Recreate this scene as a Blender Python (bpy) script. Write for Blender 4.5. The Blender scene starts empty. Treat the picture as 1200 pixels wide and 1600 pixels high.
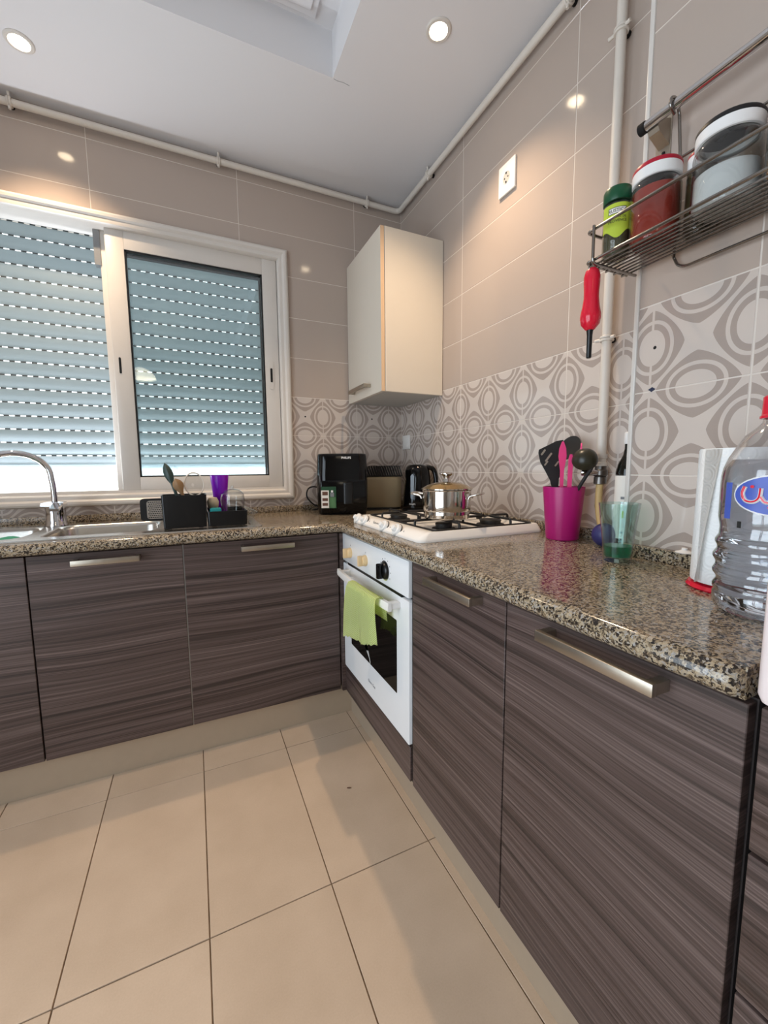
import bpy, bmesh, math, random
from mathutils import Matrix, Vector
random.seed(7)
SC = bpy.context.scene
COL = SC.collection
PI = math.pi

# ------------------------------------------------------------------ camera
cam_d = bpy.data.cameras.new('camera')
cam = bpy.data.objects.new('camera', cam_d)
COL.objects.link(cam)
yaw, pit, rol = (math.radians(a) for a in (24.8081, 6.1411, -0.4877))
fw = Vector((math.sin(yaw)*math.cos(pit), math.cos(yaw)*math.cos(pit), -math.sin(pit)))
rt = Vector((math.cos(yaw), -math.sin(yaw), 0))
up = rt.cross(fw)
r2 = rt*math.cos(rol) + up*math.sin(rol)
u2 = up*math.cos(rol) - rt*math.sin(rol)
m = Matrix((r2, u2, -fw)).transposed().to_4x4()
m.translation = Vector((-1.1664, -2.2561, 1.1217))
cam.matrix_world = m
cam_d.sensor_fit = 'VERTICAL'
cam_d.sensor_height = 36.0
cam_d.lens = 639.59/1600*36.0
cam_d.clip_start = 0.02
SC.camera = cam

# ------------------------------------------------------------------ light
SC.view_settings.view_transform = 'Standard'
SC.view_settings.look = 'None'
SC.view_settings.exposure = 0.0
SC.view_settings.gamma = 1.0
SC.view_settings.use_curve_mapping = False
wd = bpy.data.worlds.new('daylight')
SC.world = wd
wd.use_nodes = True
wd.node_tree.nodes['Background'].inputs[0].default_value = (0.94, 0.98, 1.0, 1)
wd.node_tree.nodes['Background'].inputs[1].default_value = 2.3

def area(name, loc, direction, sx, sy, power, color):
    d = bpy.data.lights.new(name, 'AREA')
    d.shape = 'RECTANGLE'
    d.size, d.size_y = sx, sy
    d.energy, d.color = power, color
    o = bpy.data.objects.new(name, d)
    COL.objects.link(o)
    o.location = loc
    o.rotation_euler = Vector(direction).to_track_quat('-Z', 'Y').to_euler()
    return o
# daylight through the glazed balcony door in the left wall
area('door_daylight', (-2.85, -2.15, 1.15), (1, 0, 0), 2.1, 1.9, 62, (0.77, 0.85, 1.0))
# daylight falling under the lowered roller shutter onto the window sill
area('sill_daylight', (-1.44, 0.092, 1.030), (0, 0, 1), 1.40, 0.030, 24, (0.84, 0.91, 1.0))
SPOT_W = 50
SPOT_C = (1.0, 0.74, 0.49)

# ------------------------------------------------------------------ helpers
ORG = {}
T = Matrix.Identity(4)
def at(x=0, y=0, z=0, rz=0, rx=0, ry=0):
    global T
    T = Matrix.Translation((x, y, z)) @ Matrix.Rotation(rz, 4, 'Z') @ Matrix.Rotation(ry, 4, 'Y') @ Matrix.Rotation(rx, 4, 'X')
def at0():
    global T
    T = Matrix.Identity(4)

def place(o, parent, org):
    COL.objects.link(o)
    ORG[o] = Vector(org)
    if parent is not None:
        o.parent = parent
        o.location = ORG[o] - ORG[parent]
    else:
        o.location = org
    return o

def thing(name, label, cat, loc, group=None):
    o = bpy.data.objects.new(name, None)
    o.empty_display_size = 0.05
    place(o, None, loc)
    o['label'] = label
    o['category'] = cat
    if group: o['group'] = group
    return o

def tag(o, label, cat, group=None):
    o['label'] = label
    o['category'] = cat
    if group: o['group'] = group
    return o

def plabel(o, label):
    o['label'] = label
    return o

def structure(o):
    o['kind'] = 'structure'
    return o

def fin(name, bm, mat, parent=None, smooth=False, org=None, angle=40, tm=None):
    bm.transform(T if tm is None else tm)
    bmesh.ops.recalc_face_normals(bm, faces=bm.faces[:])
    if org is None:
        xs = [v.co.x for v in bm.verts]; ys = [v.co.y for v in bm.verts]; zs = [v.co.z for v in bm.verts]
        org = Vector(((min(xs)+max(xs))/2, (min(ys)+max(ys))/2, min(zs)))
    else:
        org = Vector(org)
    bm.transform(Matrix.Translation(-org))
    if smooth:
        for f in bm.faces: f.smooth = True
        ca = math.radians(angle)
        for e in bm.edges:
            if len(e.link_faces) == 2 and e.calc_face_angle(0) > ca: e.smooth = False
    me = bpy.data.meshes.new(name)
    bm.to_mesh(me); bm.free()
    if mat is not None:
        for mm in (mat if isinstance(mat, (list, tuple)) else [mat]): me.materials.append(mm)
    return place(bpy.data.objects.new(name, me), parent, org)

def bbox(bm, x0, x1, y0, y1, z0, z1, bev=0, seg=2):
    r = bmesh.ops.create_cube(bm, size=1)
    vs = r['verts']
    for v in vs:
        v.co = Vector(((x0+x1)/2 + v.co.x*(x1-x0), (y0+y1)/2 + v.co.y*(y1-y0), (z0+z1)/2 + v.co.z*(z1-z0)))
    if bev:
        es = list({e for v in vs for e in v.link_edges})
        bmesh.ops.bevel(bm, geom=es, offset=bev, segments=seg, affect='EDGES', profile=0.5)
    return bm

def box(name, x0, x1, y0, y1, z0, z1, mat, parent=None, bev=0, seg=2, **k):
    bm = bmesh.new()
    bbox(bm, min(x0, x1), max(x0, x1), min(y0, y1), max(y0, y1), min(z0, z1), max(z0, z1), bev, seg)
    return fin(name, bm, mat, parent, smooth=bev > 0, **k)

def loft(bm, loops, cap0=True, cap1=True, closed=True):
    rows = [[bm.verts.new(p) for p in L] for L in loops]
    n = len(rows[0])
    for a, b in zip(rows, rows[1:]):
        for i in range(n if closed else n-1):
            j = (i+1) % n
            bm.faces.new((a[i], a[j], b[j], b[i]))
    if cap0: bm.faces.new(rows[0][::-1])
    if cap1: bm.faces.new(rows[-1])
    return rows

def blathe(bm, prof, seg=32, cx=0, cy=0):
    rows = []
    for r, z in prof:
        if r < 1e-6: rows.append([bm.verts.new((cx, cy, z))])
        else: rows.append([bm.verts.new((cx+r*math.cos(2*PI*i/seg), cy+r*math.sin(2*PI*i/seg), z)) for i in range(seg)])
    for a, b in zip(rows, rows[1:]):
        for i in range(seg):
            j = (i+1) % seg
            if len(a) == 1 and len(b) == 1: continue
            if len(a) == 1: bm.faces.new((a[0], b[i], b[j]))
            elif len(b) == 1: bm.faces.new((a[i], a[j], b[0]))
            else: bm.faces.new((a[i], a[j], b[j], b[i]))
    return bm

def lathe(name, prof, mat, parent=None, seg=32, cx=0, cy=0, angle=35, **k):
    return fin(name, blathe(bmesh.new(), prof, seg, cx, cy), mat, parent, smooth=True, angle=angle, **k)

def spline(pts, n=8):
    P = [Vector(p) for p in pts]
    out = []
    for i in range(len(P)-1):
        a = P[max(i-1, 0)]; b = P[i]; c = P[i+1]; d = P[min(i+2, len(P)-1)]
        for s in range(n):
            t = s/n
            out.append(0.5*((2*b) + (c-a)*t + (2*a-5*b+4*c-d)*t*t + (3*b-a-3*c+d)*t**3))
    out.append(P[-1])
    return out

def btube(bm, pts, r, seg=8, closed=False, caps=True):
    P = [Vector(p) for p in pts]
    n = len(P)
    rows = []
    nrm = None
    for i in range(n):
        if closed: t = (P[(i+1) % n]-P[i-1]).normalized()
        else: t = (P[min(i+1, n-1)]-P[max(i-1, 0)]).normalized()
        if nrm is None:
            nrm = t.orthogonal().normalized()
        else:
            nrm = (nrm - t*nrm.dot(t))
            nrm = nrm.normalized() if nrm.length > 1e-6 else t.orthogonal().normalized()
        bn = t.cross(nrm)
        rr = r[i] if isinstance(r, (list, tuple)) else r
        rows.append([bm.verts.new(P[i] + (nrm*math.cos(2*PI*k/seg) + bn*math.sin(2*PI*k/seg))*rr) for k in range(seg)])
    m_ = n if closed else n-1
    for i in range(m_):
        a = rows[i]; b = rows[(i+1) % n]
        for k in range(seg):
            j = (k+1) % seg
            bm.faces.new((a[k], a[j], b[j], b[k]))
    if caps and not closed:
        bm.faces.new(rows[0][::-1]); bm.faces.new(rows[-1])
    return bm

def tube(name, pts, r, mat, parent=None, seg=8, closed=False, **k):
    return fin(name, btube(bmesh.new(), pts, r, seg, closed), mat, parent, smooth=True, angle=60, **k)

def corner_path(pts, rad, n=5):
    """polyline with rounded corners"""
    P = [Vector(p) for p in pts]
    out = [P[0]]
    for i in range(1, len(P)-1):
        a = (P[i-1]-P[i]); b = (P[i+1]-P[i])
        d = min(rad, a.length*0.49, b.length*0.49)
        p0 = P[i]+a.normalized()*d; p1 = P[i]+b.normalized()*d
        for s in range(n+1):
            t = s/n
            out.append((1-t)**2*p0 + 2*t*(1-t)*P[i] + t*t*p1)
    out.append(P[-1])
    return out

def rrect(hx, hy, r, z, n=6, cx=0, cy=0):
    out = []
    for q, (sx, sy) in enumerate(((1, 1), (-1, 1), (-1, -1), (1, -1))):
        for s in range(n+1):
            a = PI/2*q + PI/2*s/n
            out.append(Vector((cx+sx*(hx-r)+r*math.cos(a), cy+sy*(hy-r)+r*math.sin(a), z)))
    return out

def bprism(bm, pts, f0, f1):
    """pts 2d, f0/f1 map (a,b)->Vector for both faces"""
    loft(bm, [[f0(a, b) for a, b in pts], [f1(a, b) for a, b in pts]])
    return bm

def text(name, body, size, mat, parent, mtx, extrude=0.0003, align='CENTER', bold=0.0):
    c = bpy.data.curves.new('t', 'FONT')
    c.body = body; c.size = size; c.extrude = extrude; c.offset = bold
    c.align_x = align; c.align_y = 'CENTER'; c.resolution_u = 2
    o = bpy.data.objects.new('t', c)
    COL.objects.link(o)
    dg = bpy.context.evaluated_depsgraph_get()
    me = bpy.data.meshes.new_from_object(o.evaluated_get(dg))
    bm = bmesh.new(); bm.from_mesh(me)
    bpy.data.objects.remove(o); bpy.data.curves.remove(c); bpy.data.meshes.remove(me)
    return fin(name, bm, mat, parent, tm=mtx)

def frame_mtx(origin, xdir, ydir):
    x = Vector(xdir).normalized(); y = Vector(ydir).normalized(); z = x.cross(y)
    mm = Matrix((x, y, z)).transposed().to_4x4()
    mm.translation = Vector(origin)
    return mm
RWALL = lambda x, y, z: frame_mtx((x, y, z), (0, -1, 0), (0, 0, 1))   # faces -x
BWALL = lambda x, y, z: frame_mtx((x, y, z), (1, 0, 0), (0, 0, 1))    # faces -y

# ------------------------------------------------------------------ materials
def srgb(r, g, b):
    f = lambda c: (c/255/12.92) if c/255 <= 0.04045 else ((c/255+0.055)/1.055)**2.4
    return (f(r), f(g), f(b), 1)

class X:
    """tiny math-node expression"""
    def __init__(s, nt, sock): s.nt, s.s = nt, sock
    def _m(s, op, *o):
        n = s.nt.nodes.new('ShaderNodeMath'); n.operation = op
        for i, v in enumerate((s,)+o):
            if isinstance(v, X): s.nt.links.new(v.s, n.inputs[i])
            else: n.inputs[i].default_value = v
        return X(s.nt, n.outputs[0])
    def __add__(s, o): return s._m('ADD', o)
    def __sub__(s, o): return s._m('SUBTRACT', o)
    def __mul__(s, o): return s._m('MULTIPLY', o)
    def __truediv__(s, o): return s._m('DIVIDE', o)
    def __pow__(s, o): return s._m('POWER', o)
    def abs(s): return s._m('ABSOLUTE')
    def min(s, o): return s._m('MINIMUM', o)
    def max(s, o): return s._m('MAXIMUM', o)
    def lt(s, o): return s._m('LESS_THAN', o)
    def gt(s, o): return s._m('GREATER_THAN', o)
    def pp(s, o): return s._m('PINGPONG', o)
    def wrap(s, o): return s._m('FLOORED_MODULO', o)

def newmat(name):
    mt = bpy.data.materials.new(name)
    mt.use_nodes = True
    nt = mt.node_tree
    return mt, nt, nt.nodes['Principled BSDF']

def P(name, col, rough=0.5, metal=0.0, spec=0.5, coat=0.0, emit=None, es=0.0, alpha=1.0, trans=0.0, ior=1.45, vary=0.04, vscale=30, bump=0.0, bscale=200, aniso=None, sss=0.0):
    """plain procedural material: a noise gives slight variation of colour, optional fine relief"""
    mt, nt, b = newmat(name)
    N, L = nt.nodes, nt.links
    tc = N.new('ShaderNodeTexCoord')
    nz = N.new('ShaderNodeTexNoise'); nz.inputs['Scale'].default_value = vscale; nz.inputs['Detail'].default_value = 3
    L.new(tc.outputs['Object'], nz.inputs['Vector'])
    mx = N.new('ShaderNodeMix'); mx.data_type = 'RGBA'
    c = Vector(col[:3])
    mx.inputs[6].default_value = (*(c*(1-vary)), 1); mx.inputs[7].default_value = (*[min(1, x) for x in c*(1+vary)], 1)
    L.new(nz.outputs['Fac'], mx.inputs[0])
    L.new(mx.outputs[2], b.inputs['Base Color'])
    b.inputs['Roughness'].default_value = rough
    b.inputs['Metallic'].default_value = metal
    b.inputs['Specular IOR Level'].default_value = spec
    b.inputs['Coat Weight'].default_value = coat
    b.inputs['Transmission Weight'].default_value = trans
    b.inputs['IOR'].default_value = ior
    if sss: b.inputs['Subsurface Weight'].default_value = sss
    if emit:
        b.inputs['Emission Color'].default_value = emit; b.inputs['Emission Strength'].default_value = es
    if bump:
        n2 = N.new('ShaderNodeTexNoise'); n2.inputs['Scale'].default_value = bscale
        if aniso:
            mp = N.new('ShaderNodeMapping'); mp.inputs['Scale'].default_value = aniso
            L.new(tc.outputs['Object'], mp.inputs[0]); L.new(mp.outputs[0], n2.inputs['Vector'])
        else: L.new(tc.outputs['Object'], n2.inputs['Vector'])
        bp = N.new('ShaderNodeBump'); bp.inputs['Strength'].default_value = bump; bp.inputs['Distance'].default_value = 0.002
        L.new(n2.outputs['Fac'], bp.inputs['Height']); L.new(bp.outputs[0], b.inputs['Normal'])
    return mt

def thin_glass(name, tint, rough=0.02, strength=1.0, ior=1.5):
    """thin clear sheet: fresnel mix of a sharp reflection and a tinted see-through"""
    mt, nt, b = newmat(name)
    N, L = nt.nodes, nt.links
    N.remove(b)
    tr = N.new('ShaderNodeBsdfTransparent'); tr.inputs[0].default_value = tint
    gl = N.new('ShaderNodeBsdfGlossy'); gl.inputs['Roughness'].default_value = rough
    lw = N.new('ShaderNodeLayerWeight'); lw.inputs[0].default_value = 0.5
    f0 = ((ior-1)/(ior+1))**2
    k = ((X(nt, lw.outputs['Facing'])**4.0)*(1-f0) + f0)*strength
    k = k.min(1.0)
    mx = N.new('ShaderNodeMixShader')
    L.new(k.s, mx.inputs[0]); L.new(tr.outputs[0], mx.inputs[1]); L.new(gl.outputs[0], mx.inputs[2])
    L.new(mx.outputs[0], N['Material Output'].inputs[0])
    return mt

def ramp(nt, fac, stops, interp='LINEAR'):
    r = nt.nodes.new('ShaderNodeValToRGB')
    r.color_ramp.interpolation = interp
    while len(r.color_ramp.elements) < len(stops): r.color_ramp.elements.new(0.5)
    for e, (p, c) in zip(r.color_ramp.elements, stops):
        e.position = p; e.color = c
    nt.links.new(fac, r.inputs[0])
    return r.outputs[0]

def wood(name, axis):
    mt, nt, b = newmat(name)
    N, L = nt.nodes, nt.links
    tc = N.new('ShaderNodeTexCoord')
    oi = N.new('ShaderNodeObjectInfo')
    sp = N.new('ShaderNodeSeparateXYZ'); L.new(tc.outputs['Object'], sp.inputs[0])
    h = X(nt, sp.outputs[0 if axis == 'x' else 1]); v = X(nt, sp.outputs[2]); off = X(nt, oi.outputs['Random'])*40.0
    def vec(a, c, d):
        cb = N.new('ShaderNodeCombineXYZ')
        for i, q in enumerate((a, c, d)):
            if isinstance(q, X): L.new(q.s, cb.inputs[i])
            else: cb.inputs[i].default_value = q
        return cb.outputs[0]
    def noise(a, c, sc, det=2, rough=0.5):
        n = N.new('ShaderNodeTexNoise'); n.inputs['Scale'].default_value = sc; n.inputs['Detail'].default_value = det; n.inputs['Roughness'].default_value = rough
        L.new(vec(a, c, off), n.inputs['Vector']); return X(nt, n.outputs['Fac'])
    warp = noise(h*1.3, v*2.0, 1.0, 1)
    vw = v + (warp-0.5)*0.07
    fine = noise(h*1.6, vw*330.0, 1.0, 2, 0.6)
    mid = noise(h*0.9, vw*75.0, 1.0, 2)
    big = noise(h*0.7, vw*17.0, 1.0, 2)
    fac = fine*0.50 + mid*0.32 + big*0.18
    col = ramp(nt, fac.s, [(0.30, srgb(34, 25, 23)), (0.44, srgb(68, 54, 50)), (0.55, srgb(90, 75, 71)), (0.70, srgb(126, 109, 104))])
    vein = noise(h*0.8, vw*48.0, 1.0, 1)
    vm = N.new('ShaderNodeMapRange'); vm.inputs['From Min'].default_value = 0.30; vm.inputs['From Max'].default_value = 0.43
    vm.inputs['To Min'].default_value = 0.45; vm.inputs['To Max'].default_value = 1.0
    L.new(vein.s, vm.inputs['Value'])
    mv = N.new('ShaderNodeMix'); mv.data_type = 'RGBA'; mv.blend_type = 'MULTIPLY'; mv.inputs[0].default_value = 1.0
    L.new(col, mv.inputs[6]); L.new(vm.outputs[0], mv.inputs[7])
    L.new(mv.outputs[2], b.inputs['Base Color'])
    b.inputs['Roughness'].default_value = 0.42
    b.inputs['Specular IOR Level'].default_value = 0.45
    bp = N.new('ShaderNodeBump'); bp.inputs['Strength'].default_value = 0.25; bp.inputs['Distance'].default_value = 0.001
    L.new(fine.s, bp.inputs['Height']); L.new(bp.outputs[0], b.inputs['Normal'])
    return mt

def granite_mat():
    mt, nt, b = newmat('granite')
    N, L = nt.nodes, nt.links
    g = N.new('ShaderNodeNewGeometry')
    nz = N.new('ShaderNodeTexNoise'); nz.inputs['Scale'].default_value = 110; nz.inputs['Detail'].default_value = 2
    L.new(g.outputs['Position'], nz.inputs['Vector'])
    ad = N.new('ShaderNodeMix'); ad.data_type = 'RGBA'; ad.blend_type = 'LINEAR_LIGHT'; ad.inputs[0].default_value = 0.005
    L.new(g.outputs['Position'], ad.inputs[6]); L.new(nz.outputs['Color'], ad.inputs[7])
    vo = N.new('ShaderNodeTexVoronoi'); vo.inputs['Scale'].default_value = 275
    L.new(ad.outputs[2], vo.inputs['Vector'])
    vo2 = N.new('ShaderNodeTexVoronoi'); vo2.inputs['Scale'].default_value = 640
    L.new(ad.outputs[2], vo2.inputs['Vector'])
    s1 = N.new('ShaderNodeSeparateColor'); L.new(vo.outputs['Color'], s1.inputs[0])
    s2 = N.new('ShaderNodeSeparateColor'); L.new(vo2.outputs['Color'], s2.inputs[0])
    big = N.new('ShaderNodeTexNoise'); big.inputs['Scale'].default_value = 45; big.inputs['Detail'].default_value = 2
    L.new(g.outputs['Position'], big.inputs['Vector'])
    f = X(nt, s1.outputs[0])*0.62 + X(nt, s2.outputs[0])*0.2 + X(nt, big.outputs['Fac'])*0.18
    col = ramp(nt, f.s, [(0.0, srgb(26, 23, 22)), (0.30, srgb(44, 38, 34)), (0.40, srgb(96, 83, 68)), (0.52, srgb(146, 128, 102)), (0.66, srgb(176, 160, 134)), (0.80, srgb(140, 136, 132)), (1.0, srgb(208, 204, 198))])
    L.new(col, b.inputs['Base Color'])
    b.inputs['Roughness'].default_value = 0.13
    b.inputs['Specular IOR Level'].default_value = 0.5
    return mt

def decor_tile_mat():
    """printed wall tile: two interleaved lattices of concentric ovals"""
    mt, nt, b = newmat('decor_tile')
    N, L = nt.nodes, nt.links
    tc = N.new('ShaderNodeTexCoord')
    sp = N.new('ShaderNodeSeparateXYZ'); L.new(tc.outputs['Object'], sp.inputs[0])
    PX, PY = 0.609/3, 0.2044
    def cell(ox, oy):
        x = ((X(nt, sp.outputs[0])/PX + (0.5-ox)).wrap(1.0) - 0.5).abs()
        y = ((X(nt, sp.outputs[1])/PY + (0.5-oy)).wrap(1.0) - 0.5).abs()
        return x, y
    def shape(x, y, cut):
        def ell(a, c): return ((x/a)**2.0 + (y/c)**2.0).lt(1.0)
        outer = ((x/0.361)**1.32 + (y/0.428)**1.32).lt(1.0)
        d = outer - ell(0.248, 0.312)
        d = d.max(0.0) + (ell(0.208, 0.272) - ell(0.152, 0.206))
        if cut: d = d*x.gt(0.014)
        return d.min(1.0).max(0.0)
    xa, ya = cell(0.0, 0.5)
    xb, yb = cell(0.5, 0.0)
    dark = shape(xa, ya, True).max(shape(yb, xb, False))
    nz = N.new('ShaderNodeTexNoise'); nz.inputs['Scale'].default_value = 6
    L.new(tc.outputs['Object'], nz.inputs['Vector'])
    fac = dark*(X(nt, nz.outputs['Fac'])*0.2 + 0.86)
    mx = N.new('ShaderNodeMix'); mx.data_type = 'RGBA'
    mx.inputs[6].default_value = srgb(202, 190, 181); mx.inputs[7].default_value = srgb(165, 151, 142)
    L.new(fac.s, mx.inputs[0]); L.new(mx.outputs[2], b.inputs['Base Color'])
    b.inputs['Roughness'].default_value = 0.10
    return mt

def floor_mat():
    mt, nt, b = newmat('floor_tile')
    N, L = nt.nodes, nt.links
    g = N.new('ShaderNodeNewGeometry')
    oi = N.new('ShaderNodeObjectInfo')
    n1 = N.new('ShaderNodeTexNoise'); n1.inputs['Scale'].default_value = 7; n1.inputs['Detail'].default_value = 5
    n2 = N.new('ShaderNodeTexNoise'); n2.inputs['Scale'].default_value = 260; n2.inputs['Detail'].default_value = 2
    L.new(g.outputs['Position'], n1.inputs['Vector']); L.new(g.outputs['Position'], n2.inputs['Vector'])
    f = X(nt, n1.outputs['Fac'])*0.6 + X(nt, n2.outputs['Fac'])*0.25 + X(nt, oi.outputs['Random'])*0.15
    col = ramp(nt, f.s, [(0.3, srgb(190, 167, 144)), (0.7, srgb(207, 184, 161))])
    L.new(col, b.inputs['Base Color'])
    b.inputs['Roughness'].default_value = 0.42
    b.inputs['Specular IOR Level'].default_value = 0.35
    return mt

M = {}
M['wood_x'] = wood('wood_grain_x', 'x')
M['wood_y'] = wood('wood_grain_y', 'y')
M['granite'] = granite_mat()
M['decor'] = decor_tile_mat()
M['floor'] = floor_mat()
M['tile'] = P('plain_tile', srgb(178, 163, 152), 0.09, vary=0.02, vscale=4)
M['grout'] = P('wall_grout', srgb(214, 204, 194), 0.8, vary=0.05)
M['fgrout'] = P('floor_grout', srgb(118, 98, 78), 0.9, vary=0.75, vscale=24)
M['paint'] = P('white_paint', srgb(222, 220, 221), 0.85, vary=0.012, vscale=3)
M['wallpaint'] = P('wall_paint', srgb(205, 200, 194), 0.8, vary=0.02)
M['pvc'] = P('white_pvc', srgb(212, 206, 199), 0.28, vary=0.015)
M['alu'] = P('grey_aluminium', srgb(150, 152, 154), 0.35, metal=0.7)
def shutter_mat():
    mt, nt, b = newmat('shutter_slat')
    N, L = nt.nodes, nt.links
    tc = N.new('ShaderNodeTexCoord')
    nz = N.new('ShaderNodeTexNoise'); nz.inputs['Scale'].default_value = 5
    L.new(tc.outputs['Object'], nz.inputs['Vector'])
    col = ramp(nt, nz.outputs['Fac'], [(0.3, srgb(160, 167, 171)), (0.7, srgb(169, 176, 179))])
    L.new(col, b.inputs['Base Color']); b.inputs['Roughness'].default_value = 0.5
    tl = N.new('ShaderNodeBsdfTranslucent'); tl.inputs[0].default_value = srgb(192, 203, 206)
    mx = N.new('ShaderNodeMixShader'); mx.inputs[0].default_value = 0.60
    L.new(b.outputs[0], mx.inputs[1]); L.new(tl.outputs[0], mx.inputs[2])
    L.new(mx.outputs[0], N['Material Output'].inputs[0])
    return mt
M['shutter'] = shutter_mat()
M['slattab_shade'] = P('slat_link_shade', srgb(92, 98, 100), 0.6)  # shade of the recessed slat links, put into a darker colour
M['plinth'] = P('plinth_aluminium', srgb(182, 166, 146), 0.34, metal=0.35, bump=0.1, bscale=120, aniso=(1, 1, 0.05))
M['nickel'] = P('brushed_nickel', srgb(176, 166, 152), 0.34, metal=0.95, vary=0.06, vscale=80)
M['chrome'] = P('chrome', srgb(215, 215, 218), 0.07, metal=1.0, vary=0.01)
M['steel'] = P('stainless_steel', srgb(196, 192, 186), 0.22, metal=1.0, vary=0.02, bump=0.05, bscale=60, aniso=(1, 30, 30))
M['potsteel'] = P('polished_steel', srgb(205, 200, 194), 0.09, metal=1.0, vary=0.01)
M['wire'] = P('wire_steel', srgb(150, 146, 142), 0.2, metal=1.0)
M['hobwhite'] = P('hob_enamel', srgb(240, 236, 230), 0.34, spec=0.3, vary=0.01)
M['enamel'] = P('white_enamel', srgb(236, 234, 230), 0.16, vary=0.01)
M['ovenwhite'] = P('white_oven_enamel', srgb(228, 230, 232), 0.2, vary=0.01)
M['cream'] = P('cream_plastic', srgb(226, 196, 150), 0.35)
M['iron'] = P('black_cast_iron', srgb(24, 22, 21), 0.42, bump=0.2, bscale=400)
M['burner'] = P('burner_cap', srgb(38, 35, 33), 0.6, bump=0.2, bscale=300)
M['black'] = P('black_plastic', srgb(12, 12, 13), 0.3)
M['glossblack'] = P('gloss_black', srgb(5, 5, 6), 0.10, spec=0.4)
M['satinblack'] = P('satin_black', srgb(20, 20, 21), 0.45)
M['blackglass'] = P('oven_glass', srgb(9, 9, 8), 0.05, spec=0.35)
M['gap'] = P('dark_gap', srgb(14, 11, 11), 0.8)
M['carcass'] = P('carcass_board', srgb(52, 44, 42), 0.7)
M['cabwhite'] = P('white_laminate', srgb(216, 206, 191), 0.3, vary=0.01)
M['cabedge'] = P('beige_edge_band', srgb(214, 182, 148), 0.45)
M['cabunder'] = P('grey_laminate', srgb(186, 184, 178), 0.6)
M['toaster'] = P('beige_metal', srgb(168, 150, 118), 0.38, metal=0.25)
M['pink'] = P('magenta_plastic', srgb(178, 22, 110), 0.34, vary=0.02)
M['hotpink'] = P('pink_silicone', srgb(240, 72, 136), 0.45)
M['nylon'] = P('black_nylon', srgb(34, 34, 35), 0.5)
M['ladle'] = P('olive_black_nylon', srgb(44, 42, 30), 0.32)
M['red'] = P('red_plastic', srgb(214, 20, 50), 0.22, coat=0.3)
M['redlid'] = P('dark_red_lid', srgb(170, 16, 44), 0.35)
M['whitelid'] = P('white_lid', srgb(232, 230, 228), 0.4)
M['greenlid'] = P('dark_green_lid', srgb(6, 74, 44), 0.35)
M['paprika'] = P('paprika_powder', srgb(168, 44, 22), 0.9, vary=0.2, vscale=60)
M['salt'] = P('white_salt', srgb(236, 236, 238), 0.9, vary=0.03)
M['turmeric'] = P('orange_spice', srgb(206, 130, 22), 0.9, vary=0.2)
M['pepper'] = P('brown_spice', srgb(84, 68, 40), 0.9, vary=0.3, vscale=200)
M['herbs'] = P('dried_herbs', srgb(92, 86, 62), 0.95, vary=0.7, vscale=500)
M['lime'] = P('lime_label', srgb(182, 200, 62), 0.5)
M['ink'] = P('dark_ink', srgb(30, 30, 28), 0.5)
M['greyink'] = P('grey_ink', srgb(120, 122, 126), 0.5)
M['whiteink'] = P('white_ink', srgb(225, 225, 225), 0.5)
M['cloth'] = None
M['paper'] = P('paper_towel', srgb(240, 240, 240), 0.95, vary=0.01, bump=0.0)
M['purple'] = P('purple_plastic', srgb(116, 16, 186), 0.2, sss=0.2)
M['teal'] = P('teal_sponge', srgb(24, 130, 132), 0.8)
M['sinkcloth'] = P('green_cloth', srgb(70, 150, 120), 0.9, vary=0.1)
M['woodspoon'] = P('beech_wood', srgb(140, 108, 74), 0.6, vary=0.15, vscale=40)
M['greenspoon'] = P('dark_green_plastic', srgb(48, 66, 62), 0.4)
M['mesh'] = P('strainer_mesh', srgb(170, 160, 145), 0.4, metal=0.5)
M['pipe'] = P('painted_pipe', srgb(214, 206, 196), 0.4, vary=0.03)
M['hose'] = P('gas_hose_rubber', srgb(196, 166, 112), 0.55)
M['ball'] = P('navy_rubber', srgb(52, 52, 104), 0.4)
M['oil'] = P('dark_bottle_glass', srgb(10, 12, 8), 0.06)
M['labelwhite'] = P('paper_label', srgb(226, 222, 214), 0.6)
M['applwhite'] = P('white_appliance', srgb(236, 222, 220), 0.3)
M['glass'] = thin_glass('clear_glass', (0.96, 0.97, 0.97, 1))
M['windowglass'] = thin_glass('window_glass', (0.955, 0.985, 0.985, 1), rough=0.0, strength=2.0)
M['jar'] = thin_glass('jar_glass', (0.88, 0.89, 0.88, 1), strength=1.3)
M['greenglass'] = thin_glass('green_glass', (0.86, 0.965, 0.945, 1), strength=1.4)
M['greenliquid'] = P('green_liquid', srgb(0, 150, 110), 0.05, trans=0.8, ior=1.33)
M['petbottle'] = thin_glass('pet_plastic', (0.975, 0.982, 0.995, 1), rough=0.05, strength=2.6)
M['water'] = P('water_body', (0.93, 0.96, 1.0, 1), 0.02, trans=1.0, ior=1.33, vary=0.0)
M['bluelabel'] = P('blue_print', srgb(70, 92, 180), 0.35, vary=0.25, vscale=18)
M['lidglass'] = P('amber_lid_glass', srgb(158, 134, 92), 0.10, metal=0.75)
M['greensticker'] = P('green_sticker', srgb(24, 66, 40), 0.35)
M['greensticker2'] = P('light_green_sticker', srgb(76, 116, 74), 0.4)
M['brownink'] = P('brown_print', srgb(92, 58, 40), 0.5)
M['lamp'] = P('lamp_face', (1, 0.86, 0.66, 1), 0.4, emit=(1.0, 0.80, 0.55, 1), es=26)

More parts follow.
